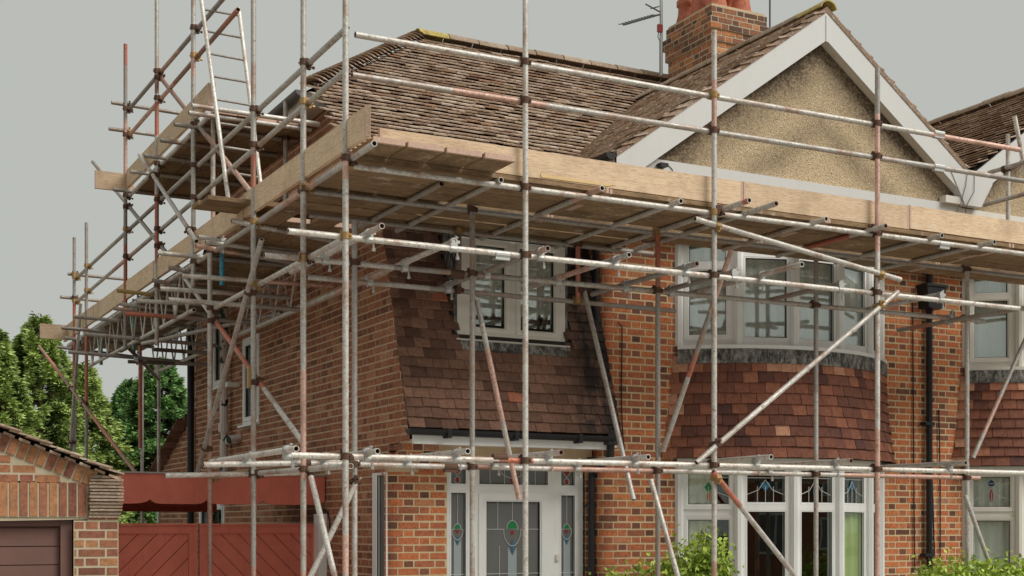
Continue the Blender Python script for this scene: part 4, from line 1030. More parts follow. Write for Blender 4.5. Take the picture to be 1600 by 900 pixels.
# ================================================================== red gate and the fascia beams above it
GTY = 2.1; gt = empty('gate', (-1.3, GTY, 0), 'red stained timber double gate with diagonal boards between garage and house', 'gate')
gtop = onY(340, 821, GTY).z
xr, xc, xl = onY(497, 860, GTY).x, onY(309, 860, GTY).x, onY(309, 860, GTY).x - (onY(497, 860, GTY).x - onY(309, 860, GTY).x)
for x0, x1, sg in ((xc + .012, xr, 1), (xl, xc - .012, -1)):
    fr = MB(); fr.bx(x0, x1, GTY - .035, GTY + .02, gtop - .085, gtop - .002); fr.bx(x0, x1, GTY - .035, GTY + .02, .06, .2)
    fr.bx(x0, x0 + .09, GTY - .034, GTY + .02, .2, gtop - .086); fr.bx(x1 - .09, x1, GTY - .034, GTY + .02, .2, gtop - .086)
    fo = fr.build('gate_frame', M_RED, gt)
    cp = MB(); cp.bx(x0, x1, GTY - .055, GTY + .035, gtop, gtop + .02); cp.build('top_rail', M_RED, gt)
    # diagonal boards, clipped to the frame opening
    a0, a1, b0, b1 = x0 + .09, x1 - .09, .2, gtop - .086
    dr = Vector((sg * .707, 0, -.707)) if sg > 0 else Vector((.707, 0, .707)); pr = Vector((dr.z, 0, -dr.x))
    def clip(poly, f, v):
        out = []
        for i in range(len(poly)):
            p, q = poly[i], poly[(i + 1) % len(poly)]; dp_, dq_ = f(p) - v, f(q) - v
            if dp_ >= 0: out.append(p)
            if dp_ * dq_ < 0: out.append(p.lerp(q, dp_ / (dp_ - dq_)))
        return out
    c_ = Vector(((a0 + a1) / 2, 0, (b0 + b1) / 2))
    for k in range(-14, 15):
        s0 = k * .135
        poly = [c_ + dr * -3 + pr * (s0 + .004), c_ + dr * 3 + pr * (s0 + .004), c_ + dr * 3 + pr * (s0 + .131), c_ + dr * -3 + pr * (s0 + .131)]
        for f, v in ((lambda p: p.x, a0), (lambda p: -p.x, -a1), (lambda p: p.z, b0), (lambda p: -p.z, -b1)):
            if len(poly) > 2: poly = clip(poly, f, v)
        if len(poly) < 3: continue
        b = MB(); yo = rng.uniform(-.002, .002); b.prism([Vector((p.x, GTY - .018 + yo, p.z)) for p in poly], Vector((0, .02, 0))); b.build('gate_board', M_RED, gt)
    bk = MB(); bk.bx(x0 + .05, x1 - .05, GTY + .006, GTY + .015, .1, gtop - .05); bk.build('gate_backing', M_RED, gt)
ps = MB(); ps.bx(xr + .005, xr + .09, GTY - .05, GTY + .05, 0, gtop + .05); ps.build('gate_post', M_RED, gt)

pg = empty('carport_beam', (-1.3, 2.6, 0), 'red painted timber fascia board with scalloped lower edge spanning above the gate', 'beam')
for yb, zt, zb_, nm in ((1.94, onY(350, 742, 1.94).z, onY(350, 788, 1.94).z, 'fascia_board'), (3.3, onY(350, 778, 3.3).z, onY(350, 800, 3.3).z, 'rear_board')):
    xa, xb = GX1 - .1, -.02; pts = []
    if nm == 'fascia_board':
        npt = [onY(235, 785, yb).x, onY(323, 785, yb).x, onY(411, 785, yb).x]; xs_ = [xa] + npt + [xb]; low = []
        for u0, u1 in zip(xs_[:-1], xs_[1:]):
            for t in (0, .04, .1, .2, .5, .8, .9, .96): low.append((u0 + (u1 - u0) * t, zb_ + .045 * (abs(2 * t - 1) ** 8)))
        low.append((xb, zb_ + .045))
        b = MB(); m_ = len(low); V = [(x, yb, z) for x, z in low] + [(x, yb, zt) for x, z in low] + [(x, yb + .04, z) for x, z in low] + [(x, yb + .04, zt) for x, z in low]
        F = []
        for i in range(m_ - 1): F += [(i, i + 1, m_ + i + 1, m_ + i), (2 * m_ + i, 3 * m_ + i, 3 * m_ + i + 1, 2 * m_ + i + 1), (i, 2 * m_ + i, 2 * m_ + i + 1, i + 1), (m_ + i, m_ + i + 1, 3 * m_ + i + 1, 3 * m_ + i)]
        F += [(0, m_, 3 * m_, 2 * m_)]; b.add(V, F); b.build(nm, M_RED, pg)
        b = MB(); b.bx(xa, xb, yb - .02, yb + 1.4, zt + .002, zt + .018); b.build('flat_roof', M_STONE, pg)
    else:
        b = MB(); b.bx(xa, xb - .8, yb, yb + .05, zb_, zt); b.build(nm, M_RED, pg)

# ================================================================== trees, shrub, hedge
def leaf_mesh(name, pos, dirs, size, tone, m, parent, ratio=.45, kind=None):
    n = len(pos); r = np.random.default_rng(3 + n)
    d = dirs / (np.linalg.norm(dirs, axis=1, keepdims=True) + 1e-9); rv = r.normal(size=(n, 3)); u = np.cross(d, rv); u /= np.linalg.norm(u, axis=1, keepdims=True) + 1e-9
    L_ = size[:, None]; W_ = L_ * ratio
    v = np.stack([pos, pos + d * L_ * .45 + u * W_ * .5, pos + d * L_, pos + d * L_ * .45 - u * W_ * .5], 1).reshape(-1, 3)
    me = bpy.data.meshes.new(name); me.vertices.add(4 * n); me.vertices.foreach_set('co', v.astype(np.float32).ravel())
    me.loops.add(4 * n); me.loops.foreach_set('vertex_index', np.arange(4 * n, dtype=np.int32)); me.polygons.add(n); me.polygons.foreach_set('loop_start', np.arange(0, 4 * n, 4, dtype=np.int32))
    a = me.attributes.new('tone', 'FLOAT', 'POINT'); a.data.foreach_set('value', np.repeat(np.clip(tone, 0, 1), 4).astype(np.float32))
    me.materials.append(m); me.update(calc_edges=True); me.validate()
    o = bpy.data.objects.new(name, me); C.objects.link(o); adopt(o, parent)
    if kind: o['kind'] = kind
    return o
def conifer(x, y, h, rad, m, label, seed, low=.8, nb=330, per=230, droop=.6, leaf=.12):
    t = empty('conifer_tree', (x, y, 0), label, 'tree', None); r = np.random.default_rng(seed)
    tr = MB(); tr.tube((x, y, 0), (x + .05, y, h * .92), .16, 10, r2=.02); tro = tr.build('trunk', M_BARK, t)
    lb = MB(); P_, D_, S_, T_ = [], [], [], []
    for k in range(nb):
        f = r.uniform(0, 1) ** .85; z = low + (h - low) * f; a = r.uniform(0, 2 * math.pi)
        rr = rad * (1 - f) ** .62 * r.uniform(.72, 1.12) + .12; up = r.uniform(.15, .5)
        d = np.array([math.cos(a), math.sin(a), up]); b0 = np.array([x, y, z - rr * up * .5])
        lb.tube(Vector(b0), Vector(b0 + d * rr * .8), .022, 4, r2=.006)
        s = r.uniform(.35, 1.0, per) ** .7; side = np.array([-math.sin(a), math.cos(a), 0])
        q = b0 + d * (s * rr)[:, None] + side * (r.normal(0, .11, per) * (1.25 - s) * rr * .9)[:, None]
        q[:, 2] += -droop * rr * s ** 3 * .5 + r.normal(0, .05, per)
        dd = d * .6 + side * r.normal(0, .7, per)[:, None] + np.array([0, 0, -.25]) + r.normal(0, .25, (per, 3))
        P_.append(q); D_.append(dd); S_.append(r.uniform(.6, 1.3, per) * leaf); T_.append(np.clip(r.normal(.12, .14) + .85 * s ** 2.2 * r.uniform(.55, 1.15, per), 0, 1))  # pale tips, with lit tops and dark gaps painted into the leaf tone
    lb.build('limbs', M_BARK, tro)
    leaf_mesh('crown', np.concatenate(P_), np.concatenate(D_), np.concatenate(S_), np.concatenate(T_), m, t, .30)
    return t
def tree_at(px, f, top_py):
    l = (px - 800) / FPX * f
    return CAM.x + l * ct + f * st, CAM.y - l * st + f * ct, E + (HORIZON - top_py) / FPX * f
for (px, f, top, rad, m, lab, sd) in ((60, 27, 503, 1.35, M_LEAF_Y, 'tall yellow-green conifer behind the garage, tallest at the left', 1), (-15, 25, 520, 1.3, M_LEAF_Y, 'yellow-green conifer cut off by the left edge above the garage roof', 2),
                                      (250, 31, 566, 1.5, M_LEAF_D, 'dark green conifer behind the gate against the side of the house', 3), (122, 30, 572, 1.7, M_LEAF_Y, 'lower pale conifer between the tall one and the dark one', 4), (205, 34, 600, 1.4, M_LEAF_D, 'dark low conifer partly hidden behind scaffold poles', 5)):
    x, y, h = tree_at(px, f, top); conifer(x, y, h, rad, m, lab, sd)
def bush(name, cx, cy, rx, ry, z0, z1, n, m, label, cat, seed, leaf=.055, stems=14, box=False):
    t = empty(name, (cx, cy, 0), label, cat); r = np.random.default_rng(seed); P_ = []
    st_ = MB(); D_ = []; T_ = []
    tips = []
    for k in range(stems):
        a = r.uniform(0, 6.28); q = r.uniform(.2, 1) ** .5
        tx, ty = cx + rx * q * math.cos(a), cy + ry * q * math.sin(a)
        if box: tx, ty = cx + r.uniform(-rx, rx), cy + r.uniform(-ry, ry)
        tz = z1 * r.uniform(.75, 1.0) - (0 if box else .35 * q * q * (z1 - z0) * .5)
        st_.tube((cx + (tx - cx) * (.9 if box else .2), cy + (ty - cy) * .3, 0), (tx, ty, tz), .012, 5, r2=.003); tips.append((tx, ty, tz))
    st_.build('stems', M_BARK, t)
    per = n // stems
    for tx, ty, tz in tips:
        s = r.uniform(0.35, 1.0, per) ** .6
        b = np.array([cx + (tx - cx) * (.9 if box else .2), cy + (ty - cy) * .3, 0]); e = np.array([tx, ty, tz])
        q = b + (e - b) * s[:, None] + r.normal(0, .07 if not box else .09, (per, 3)); P_.append(q)
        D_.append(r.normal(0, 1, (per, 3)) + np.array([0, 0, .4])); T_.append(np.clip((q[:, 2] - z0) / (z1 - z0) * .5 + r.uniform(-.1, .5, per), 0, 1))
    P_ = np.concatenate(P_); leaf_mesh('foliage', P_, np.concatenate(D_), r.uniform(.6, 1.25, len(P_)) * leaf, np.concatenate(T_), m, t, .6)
q1 = onY(1085, 835, -.95); bush('garden_shrub', q1.x, q1.y, .36, .3, .6, q1.z + .08, 9000, M_LEAF_B, 'bright green leafy shrub under the left end of the bow bay', 'shrub', 9, .06, 46)
q1 = onY(985, 868, -.85); bush('garden_shrub', q1.x, q1.y, .42, .25, .6, q1.z + .02, 5000, M_LEAF_B, 'low yellow-green shrub in front of the brick pier, left of the taller one', 'shrub', 10, .06, 40)
q1 = onY(1540, 878, -1.6); bush('privet_hedge', q1.x + .3, q1.y, 1.0, .3, .5, q1.z - .05, 34000, M_LEAF_B, 'clipped bright green hedge along the bottom right in front of the neighbouring bay', 'hedge', 12, .06, 160, True)

# ================================================================== the other side of the street, seen only in the window panes
for hx, wd_, hm, lab in ((-16, 15, M_SIDE, 'plain brick house across the road, reflected at the far left of the windows'), (3, 16, M_SIDE, 'brown brick house across the road, reflected in the left panes of the bay'),
                        (23, 17, M_SIDE, 'dark brick house across the road, reflected in the middle panes of the bay'), (44, 24, M_BRICK, 'wide brick house across the road, reflected in the right panes of the bay')):
    oh = empty('house_across_the_street', (hx + wd_ / 2, -34, 0), lab, 'house')
    mb = MB(); mb.bx(hx, hx + wd_, -38, -30, 0, 4.6); mb.build('wall', hm, oh)
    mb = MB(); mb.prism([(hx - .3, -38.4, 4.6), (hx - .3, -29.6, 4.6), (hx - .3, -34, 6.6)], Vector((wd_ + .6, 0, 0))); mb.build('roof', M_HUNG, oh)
    for x in (hx + 2, hx + 7, hx + 11.5):
        for z in (1.0, 3.1):
            b = MB(); b.bx(x, x + 1.8, -30.04, -29.96, z, z + 1.3); wo = b.build('window', M_WHITE, oh)
            for k in range(3):
                b = MB(); b.bx(x + .08 + k * .57, x + .58 + k * .57, -29.955, -29.94, z + .08, z + 1.22); b.build('pane', M_OBSCURE, wo)
# ================================================================== scaffold
sc = empty('scaffold', (2.5, -1.6, 0), 'galvanised tube scaffold with red and rusty poles wrapped round front and side of the house', 'scaffold')
RT = 0.0242
PAINT = dict(galv=(.55, .525, .48), pale=(.67, .635, .58), dull=(.37, .345, .315), rust=(.34, .20, .15), red=(.52, .18, .12), pink=(.66, .43, .35), blue=(.05, .36, .52), green=(.13, .28, .21), yellow=(.50, .36, .14), dark=(.15, .12, .10))
TUBES = []; trng = random.Random(5)
def scaffold_tube(name, a, b, col='galv', bands=(), r=RT, couple=True, parent=None, n=12, label=None):
    a, b = Vector(a), Vector(b); Ln = (b - a).length; d = (b - a) / Ln; u = d.orthogonal().normalized(); v = d.cross(u); mb = MB()
    jit = trng.uniform(.85, 1.12); cc = lambda c: tuple(min(1, k * jit) for k in PAINT[c])
    cs = [(math.cos(2 * math.pi * k / n), math.sin(2 * math.pi * k / n)) for k in range(n)]
    ring = lambda t, rr: [a + d * t + (u * c + v * s) * rr for c, s in cs]
    cuts = sorted({0.0, 1.0, *[x for p in bands for x in p[:2]]})
    for t0, t1 in zip(cuts[:-1], cuts[1:]):
        c = col
        for p in bands:
            if p[0] <= (t0 + t1) / 2 <= p[1]: c = p[2]
        mb.add(ring(t0 * Ln, r) + ring(t1 * Ln, r), [(k, (k + 1) % n, n + (k + 1) % n, n + k) for k in range(n)], .5, cc(c))
    for t, sg in ((0, 1), (Ln, -1)):
        c = PAINT['rust'] if r > .02 and trng.random() < .4 else cc(col)
        mb.add(ring(t, r) + ring(t, r - .006), [(k, n + k, n + (k + 1) % n, (k + 1) % n) if sg > 0 else (k, (k + 1) % n, n + (k + 1) % n, n + k) for k in range(n)], .5, c)
        mb.add(ring(t, r - .006) + ring(t + sg * min(.15, Ln * .4), r - .006), [(k, (k + 1) % n, n + (k + 1) % n, n + k) for k in range(n)] + [tuple(range(n, 2 * n))], .5, PAINT['dark'])
    o = mb.build(name, M_TUBE, parent or sc)
    o.data.polygons.foreach_set('use_smooth', [len(p.vertices) == 4 for p in o.data.polygons])
    if couple: TUBES.append((o, a, b, d, name))
    if label: o['label'] = label
    return o
FS, FL, IS, IL, JS, JL, SS, SL = -2.15, -2.10, -1.17, -1.12, -.36, -.31, -1.34, -1.29
LAT, MIT, LOT = 4.722, 4.187, 2.475
def pole(px, top, Y=None, X=None, bottom=0.02, py=700, **k):
    p = onY(px, py, Y) if Y is not None else onX(px, py, X)
    zt = (onY(px, top, Y) if Y is not None else onX(px, top, X)).z if top is not None else 7.6
    if isinstance(bottom, tuple): bottom = (onY(px, bottom[0], Y) if Y is not None else onX(px, bottom[0], X)).z
    o = scaffold_tube('standard', (p.x, p.y, bottom), (p.x, p.y, zt), **k)
    if bottom < .1:
        b = MB(); b.bx(p.x - .075, p.x + .075, p.y - .075, p.y + .075, 0.005, .013); b.build('base_plate', M_RUST, o)
    return p
# front, outer row
pole(540, None, FS, bands=((.60, .62, 'pink'), (.2, .24, 'pink'))); pole(821, None, FS, col='galv'); pole(1116, 48, FS, col='pale', bands=((.86, .93, 'pink'), (0.05, .25, 'pink'))); pole(1371, 107, FS, col='pale', bands=((.72, .93, 'pink'), (.1, .45, 'pink'), (.93, 1, 'dull')))
scaffold_tube('standard', (6.35, FS, 0.02), (6.35, FS, 5.9))
# front, inner row
pole(738, 325, IS, col='dull', bands=((0, .55, 'galv'),)); pole(1028, 365, IS, col='dull', bands=((.88, 1, 'red'),)); pole(1275, 400, IS, col='dull', bands=((0, .7, 'galv'),)); pole(1511, 400, IS, col='galv')
pole(554, 345, IS, col='dull', bands=((0, .5, 'galv'),))
pole(903, 372, JS, bottom=(475,), py=420, col='red'); pole(717, 330, JS, bottom=(455,), py=420, col='dark')
p = onY(1575, 300, IS); scaffold_tube('standard', (p.x, p.y, 4.75), (p.x, p.y, onY(1575, 210, IS).z), col='pale')
q0, q1 = onY(1585, 181, -1.25), onY(1606, 290, -1.25); scaffold_tube('brace', q0, q1, col='pale')
# side, outer row
pole(474, None, X=SS, bands=((.84, .905, 'red'), (.30, .42, 'pink'), (.16, .2, 'pink'))); pole(396, None, X=SS, py=600, bands=((.94, 1, 'red'), (.66, .70, 'red'), (0, .20, 'pink')))
pole(328, 388, X=SS, col='pale', bands=((.0, .65, 'pink'), (.65, .9, 'pale')))
p = onX(302, 200, SS); scaffold_tube('standard', (p.x, p.y, onX(302, 450, SS).z), (p.x, p.y, 8.9), col='galv', bands=((.72, .80, 'pink'), (.5, .56, 'pink')))
p = onX(245, 300, SS); scaffold_tube('standard', (p.x, p.y, onX(244, 540, SS).z), (p.x, p.y, 8.9), col='galv', bands=((.5, .58, 'red'), (.20, .36, 'red'), (.6, .66, 'rust')))
p = onX(196, 300, SS); scaffold_tube('standard', (p.x, p.y, onX(193, 545, SS).z), (p.x, p.y, onX(196, 69, SS).z), col='dull', bands=((.12, .34, 'red'), (.55, .75, 'pink'), (.93, 1, 'red')))
p = onX(135, 450, SS); scaffold_tube('standard', (p.x, p.y, 0.02), (p.x, p.y, onX(136, 347, SS).z), col='dull', bands=((.58, .76, 'red'),))
p = onX(116, 450, SS); scaffold_tube('standard', (p.x, p.y, 0.02), (p.x, p.y, onX(117, 370, SS).z), col='dull', bands=((.62, .84, 'red'),))
pole(222, 560, X=-.4, py=650); pole(248, 560, X=-.4, py=650); pole(219, 540, X=-.9, py=650, bottom=(700,), col='red')
p = onX(446, 200, -.35); scaffold_tube('standard', (p.x, p.y, 4.8), (p.x, p.y, onX(446, 158, -.35).z), col='galv')
p = onX(303, 340, -.35); scaffold_tube('standard', (onX(333, 340, -1.2).x, onX(333, 340, -1.2).y, 4.9), (onX(333, 340, -1.2).x, onX(333, 340, -1.2).y, onX(333, 128, -1.2).z), col='pale', bands=((.9, 1, 'pink'), (.1, .25, 'pink')))
# front horizontals
def hor(name, a, b, Y, ext=0, **k):
    A, B = onY(*a, Y), onY(*b, Y); d = (B - A).normalized(); return scaffold_tube(name, A, B + d * ext, **k)
hor('guard_rail', (555, 54), (1592, 234), FL, .0, col='galv', bands=((.83, 1, 'pink'),)); hor('guard_rail', (550, 117), (1600, 283), FL, 1.2, col='galv', bands=((.10, .2, 'pink'), (.8, 1, 'dull')))
hor('ledger', (547, 259), (1600, 397), FL, 1.4, col='galv'); hor('ledger', (470, 297), (1600, 433), IL, 1.4, col='dull'); hor('ledger', (482, 336), (1020, 397), JL, 0, col='dull')
hor('ledger', (450, 361), (1600, 483), FL, 1.3, col='pale'); hor('ledger', (413, 399), (1537, 502), IL, 0, col='dull', bands=((.30, 1, 'galv'), (0, .14, 'pale'))); hor('ledger', (480, 433), (1055, 486), JL, 0, col='dull', bands=((0, .3, 'galv'),))
hor('ledger', (450, 711), (1600, 739), FL, 1.3, col='pale', bands=((.195, .23, 'red'),)); hor('ledger', (475, 724), (1530, 747), IL, 0, col='pale', bands=((.20, .225, 'rust'), (.3, .45, 'pink'), (.75, 1, 'pink'))); hor('ledger', (318, 726), (560, 722), IL + .05, 0, col='pale')
hor('ledger', (258, 743), (482, 739), .3, 0, col='pale')
# transoms over the ledgers, square to the front
def transom(px, py, z=None, Y=None, pxe=None, yend=None, **k):
    A = onZ(px, py, z) if z else onY(px, py, Y)
    if pxe is not None: ye = onX(pxe, 400, A.x).y
    else: ye = yend if yend is not None else (-.74 if 3.0 < A.x < 6.3 or A.x > 7.0 else (-.12 if A.x > 2.2 else -.0))
    return scaffold_tube('transom', A, (A.x, ye, A.z), **k)
for px, py, cl, bd in ((690, 287, 'dull', ()), (783, 281, 'galv', ()), (941, 294, 'galv', ((.0, .2, 'pink'),)), (1064, 314, 'galv', ()), (1171, 313, 'galv', ((0, .03, 'red'),)), (1213, 318, 'galv', ()), (1291, 342, 'galv', ()), (1384, 353, 'galv', ((.3, .7, 'red'),)), (1472, 368, 'galv', ()), (1554, 378, 'galv', ())):
    transom(px, py, LAT, col=cl, bands=bd)
for px, py, pe, cl, bd in ((597, 353, 455, 'pale', ()), (710, 377, 465, 'pale', ((.4, .7, 'pink'),)), (856, 388, 664, 'dull', ((0, .15, 'pink'),)), (983, 398, 827, 'galv', ((.35, .7, 'pink'),)), (1089, 412, 925, 'dull', ()), (1147, 425, 1040, 'dull', ((0, .1, 'pink'),)), (1253, 413, 1075, 'galv', ()), (1314, 443, 1190, 'dull', ()), (1471, 460, 1340, 'galv', ())):
    transom(px, py, MIT, pxe=pe, col=cl, bands=bd)
A = onY(1403, 516, -.35); scaffold_tube('transom', A, (A.x, -2.4, A.z), col='dull', bands=((.1, .25, 'red'),))
for px, py, cl in ((463, 701, 'pale'), (590, 705, 'pale'), (731, 705, 'pale'), (877, 707, 'pale'), (1013, 714, 'pale'), (1205, 714, 'pale'), (1330, 720, 'pale'), (1509, 723, 'galv')):
    transom(px, py, None, -2.32, yend=None, col=cl)
# braces on the outer face and between the rows
def br2(a, Ya, b, Yb, **k): return scaffold_tube('brace', onY(*a, Ya), onY(*b, Yb), **k)
br2((1086, 342), FS - .05, (1407, 437), FS - .05, col='galv'); br2((1403, 456), FS - .05, (1088, 723), FS - .05, col='galv', bands=((.6, .75, 'pale'),))
br2((1143, 390), FL + .08, (1036, 705), IS - .05, col='pink', bands=((.30, .5, 'dull'), (.5, .62, 'red'), (.62, 1, 'galv'))); br2((913, 455), JL - .05, (990, 781), IS - .05, col='galv', bands=((.8, 1, 'pale'),)); br2((745, 468), IL - .05, (811, 780), IS - .06, col='galv', bands=((0, .12, 'dull'), (.25, .6, 'pink'), (.8, 1, 'pink')))
br2((1017, 750), IS - .05, (1066, 925), IS - .6, col='pale'); br2((1114, 737), FS - .05, (1252, 912), FS - .05, col='galv', bands=((0, .3, 'red'),)); br2((1508, 774), IS - .05, (1560, 920), IS - .3, col='galv'); br2((1520, 716), IS - .05, (1603, 528), IS - .05, col='galv', bands=((.2, .5, 'pink'),))
br2((561, 745), IS - .05, (483, 905), IS - .05, col='galv'); scaffold_tube('brace', onX(486, 745, SS - .05), onX(524, 905, SS - .05), col='galv')
bx_ = lambda a, b, X, **k: scaffold_tube('brace', onX(*a, X), onX(*b, X), **k)
bx_((287, 432), (477, 697), SS + .06, col='galv', bands=((.33, .72, 'red'),)); bx_((409, 374), (304, 755), SS - .06, col='galv'); bx_((61, 541), (222, 752), SS - .05, col='rust', bands=((.1, .3, 'red'), (.6, .85, 'red')))
bx_((242, 110), (392, 300), SS + .05, col='rust', bands=((.45, .6, 'dull'), (.75, 1, 'pink'))); bx_((218, 242), (307, 377), SS - .05, col='pale'); bx_((145, 253), (290, 432), SS + .05, col='dull', bands=((.2, .3, 'red'),))
scaffold_tube('brace', onX(126, 475, SS - .05), onX(110, 700, SS - .05), col='galv')
scaffold_tube('brace', onX(222, 537, SS + .05), onX(440, 489, -.1), col='galv'); scaffold_tube('brace', onX(203, 546, SS + .05), onX(248, 592, -.5), col='dark')
# side horizontals: guard rails, ledgers, chords
sx = lambda nm, a, b, X, **k: scaffold_tube(nm, onX(*a, X), onX(*b, X), **k)
sx('guard_rail', (543, 43), (117, 437), SL, col='galv', bands=((.5, .7, 'dull'),)); sx('guard_rail', (543, 108), (116, 475), SL, col='galv', bands=((.62, .75, 'pink'),))
sx('guard_rail', (372, 15), (199, 215), SL, col='rust', bands=((0, .1, 'red'), (.5, 1, 'pink'))); sx('guard_rail', (352, -6), (199, 174), SL, col='dull', bands=((.4, .6, 'pink'),))
sx('ledger', (585, 224), (340, 390), SL, col='galv', bands=((0, .2, 'pale'), (.3, .5, 'pink'))); sx('ledger', (345, 386), (106, 541), SL, col='pale')
sx('ledger', (326, 182), (199, 309), SL, col='pale'); sx('ledger', (545, 369), (335, 482), SL, col='pale')
sx('ledger', (548, 728), (330, 745), SL, col='pale')
# upper platform transoms
for px, py in ((300, 165), (295, 176), (272, 194), (250, 219), (225, 243), (204, 268), (177, 296)):
    A = onZ(px, py, 6.135); scaffold_tube('transom', A, (-.2, A.y, A.z), col=trng.choice(('galv', 'dull', 'pale')))
A, B = onY(300, 166, 2.25), onY(524, 199, 2.25); scaffold_tube('ledger', A, B, col='pale', bands=((.38, .7, 'pink'),))
for a, b, Y in (((174, 160), (286, 178), 5.7), ((170, 201), (243, 211), 5.7), ((106, 428), (213, 438), 9.3), ((94, 464), (173, 472), 9.3)): scaffold_tube('guard_rail', onY(*a, Y), onY(*b, Y), col='dull')
# outriggers under the side platform: left end, and where they cross the outer ledger
for l, r_, cl in (((362, 345), (392, 351), 'pale'), ((310, 370), (346, 375), 'galv'), ((321, 378), (352, 382), 'galv'), ((306, 384), (340, 390), 'pink'), ((246, 395), (318, 402), 'pale'), ((264, 418), (292, 423), 'dull'), ((238, 438), (263, 442), 'dull'), ((183, 454), (236, 460), 'yellow'),
                  ((188, 475), (215, 478), 'galv'), ((178, 482), (208, 485), 'pink'), ((195, 490), (268, 495), 'red'), ((115, 495), (187, 501), 'galv'), ((96, 512), (161, 518), 'dull'), ((132, 522), (212, 529), 'galv'), ((101, 528), (130, 531), 'pale'), ((89, 542), (120, 546), 'galv'), ((107, 550), (177, 556), 'galv')):
    B = onX(*r_, SL); A = onY(*l, B.y); B.z += .0; d = (B - A); e = B + d * ((-.25 - B.x) / d.x)
    scaffold_tube('transom', A, e, col=cl, bands=((.35, 1, 'dull'),))
for l, r_, Y, cl in (((284, 431), (520, 447), 1.55, 'pale'), ((250, 451), (452, 465), 1.9, 'pale'), ((263, 468), (470, 484), 1.5, 'pale'), ((213, 470), (330, 476), 3.2, 'galv'), ((200, 565), (330, 570), 6.0, 'dark'), ((240, 546), (330, 552), 5.0, 'dark')):
    scaffold_tube('transom', onY(*l, Y), onY(*r_, Y), col=cl, bands=((.55, 1, 'pink' if cl == 'pale' and Y > 1.52 and Y < 1.6 else 'dull'),))
# short return rails at the right
for a in ((1545, 270), (1538, 320)):
    A = onY(*a, -.95); scaffold_tube('guard_rail', A, A + Vector((0, -1.4, 0)), col='galv')
for pxs, X, cl in (((347, 386, 446), -1.2, 'blue'), ((275, 440, 500), -1.2, 'green'), ((209, 488, 552), -1.2, 'green'), ((158, 527, 570), -1.2, 'green')):
    scaffold_tube('standard', onX(pxs[0], pxs[1], X), onX(pxs[0], pxs[2], X), col=cl, bands=((.6, .8, 'pale'),) if cl == 'green' else ())
# lattice beams along the side
def lattice(X, y0, y1, zt, zb_, bot=None):
    mb = MB(); top = scaffold_tube('lattice_beam', (X, y0, zt), (X, y1, zt), col='pale', couple=True)
    scaffold_tube('bottom_chord', (X, y0, zb_), (X, y1, zb_), col='pale', couple=False, parent=top)
    n_ = max(2, int((y1 - y0) / .52))
    for k in range(n_):
        a = y0 + (y1 - y0) * (k + .08) / n_; b = y0 + (y1 - y0) * (k + .5) / n_; c = y0 + (y1 - y0) * (k + .92) / n_
        scaffold_tube('lacing_bar', (X, a, zt), (X, b, zb_), col='pale', r=.0115, couple=False, parent=top, n=7); scaffold_tube('lacing_bar', (X, b, zb_), (X, c, zt), col='galv', r=.0115, couple=False, parent=top, n=7)
a_, b_ = onX(303, 477, -1.22), onX(139, 578, -1.22); zb_ = (a_.z + b_.z) / 2
lattice(-1.22, a_.y, b_.y, zb_ + .47, zb_)
a_, b_ = onX(330, 541, -.38), onX(236, 588, -.38); zb_ = (a_.z + b_.z) / 2
lattice(-.38, a_.y, b_.y, zb_ + .47, zb_)
a_ = onX(466, 452, -.38); lattice(-.38, a_.y, onX(372, 500, -.38).y, zb_ + .50, zb_ + .03)

# couplers wherever two tubes cross and touch
def coupler_mesh(name, m, dangle):
    mb = MB(); g = .052
    mb.tube((-.026, 0, 0), (.026, 0, 0), .031, 10); mb.tube((0, -.026, g), (0, .026, g), .031, 10)
    mb.bx(-.03, .03, -.03, .03, .016, .036)
    mb.tube((0, .034, -.03), (0, .034, .035), .007, 6); mb.tube((0, .034, .028), (0, .034, .044), .014, 6); mb.bx(-.02, .02, .024, .05, -.012, .012)
    mb.tube((.034, 0, g - .03), (.034, 0, g + .045), .007, 6); mb.tube((.034, 0, g + .03), (.034, 0, g + .046), .014, 6); mb.bx(.024, .055, -.02, .02, g - .012, g + .012)
    if dangle: mb.tube((.034, .0, g), (.05, .012, -.075), .008, 6); mb.tube((.047, .01, -.06), (.05, .012, -.085), .015, 6)
    return mb.mesh(name, m)
CM = {k: coupler_mesh('coupler', m, k == 'zinc') for k, m in dict(rust=M_RUST, zinc=M_ZINC, gold=M_BRASS).items()}
ncp = 0
for i in range(len(TUBES)):
    oa, a0, a1, da, na = TUBES[i]
    for j in range(i + 1, len(TUBES)):
        ob, b0, b1, db, nb_ = TUBES[j]
        dd = da.dot(db)
        if abs(dd) > .93: continue
        r_ = b0 - a0; den = 1 - dd * dd; t = (r_.dot(da) - r_.dot(db) * dd) / den; s = (r_.dot(da) * dd - r_.dot(db)) / den
        la, lb_ = (a1 - a0).length, (b1 - b0).length
        if not (-.02 < t < la + .02 and -.02 < s < lb_ + .02): continue
        pa, pb = a0 + da * t, b0 + db * s; gap = (pb - pa).length
        if not .034 < gap < .085: continue
        z = (pb - pa).normalized(); x = da; y = z.cross(x).normalized()
        if y.dot(db) < 0: x = -x; y = -y
        c = bpy.data.objects.new('coupler', CM['zinc' if 'transom' in (na, nb_) and na != 'standard' else ('gold' if trng.random() < .2 else 'rust')]); C.objects.link(c); c.parent = oa
        c.matrix_basis = frame_matrix(pa + z * ((gap - .052) / 2), x, y, z); ncp += 1
print('couplers', ncp, 'tubes', len(TUBES))
def sleeve(px, py, Y, d, m=M_RUST, ln=.13):
    p = onY(px, py, Y); b = MB(); b.tube(p - d * ln / 2, p + d * ln / 2, .031, 12); b.box(p, d, AY, AZ, -ln / 2, ln / 2, -.02, .02, -.045, -.02); b.build('sleeve_coupler', m, sc)
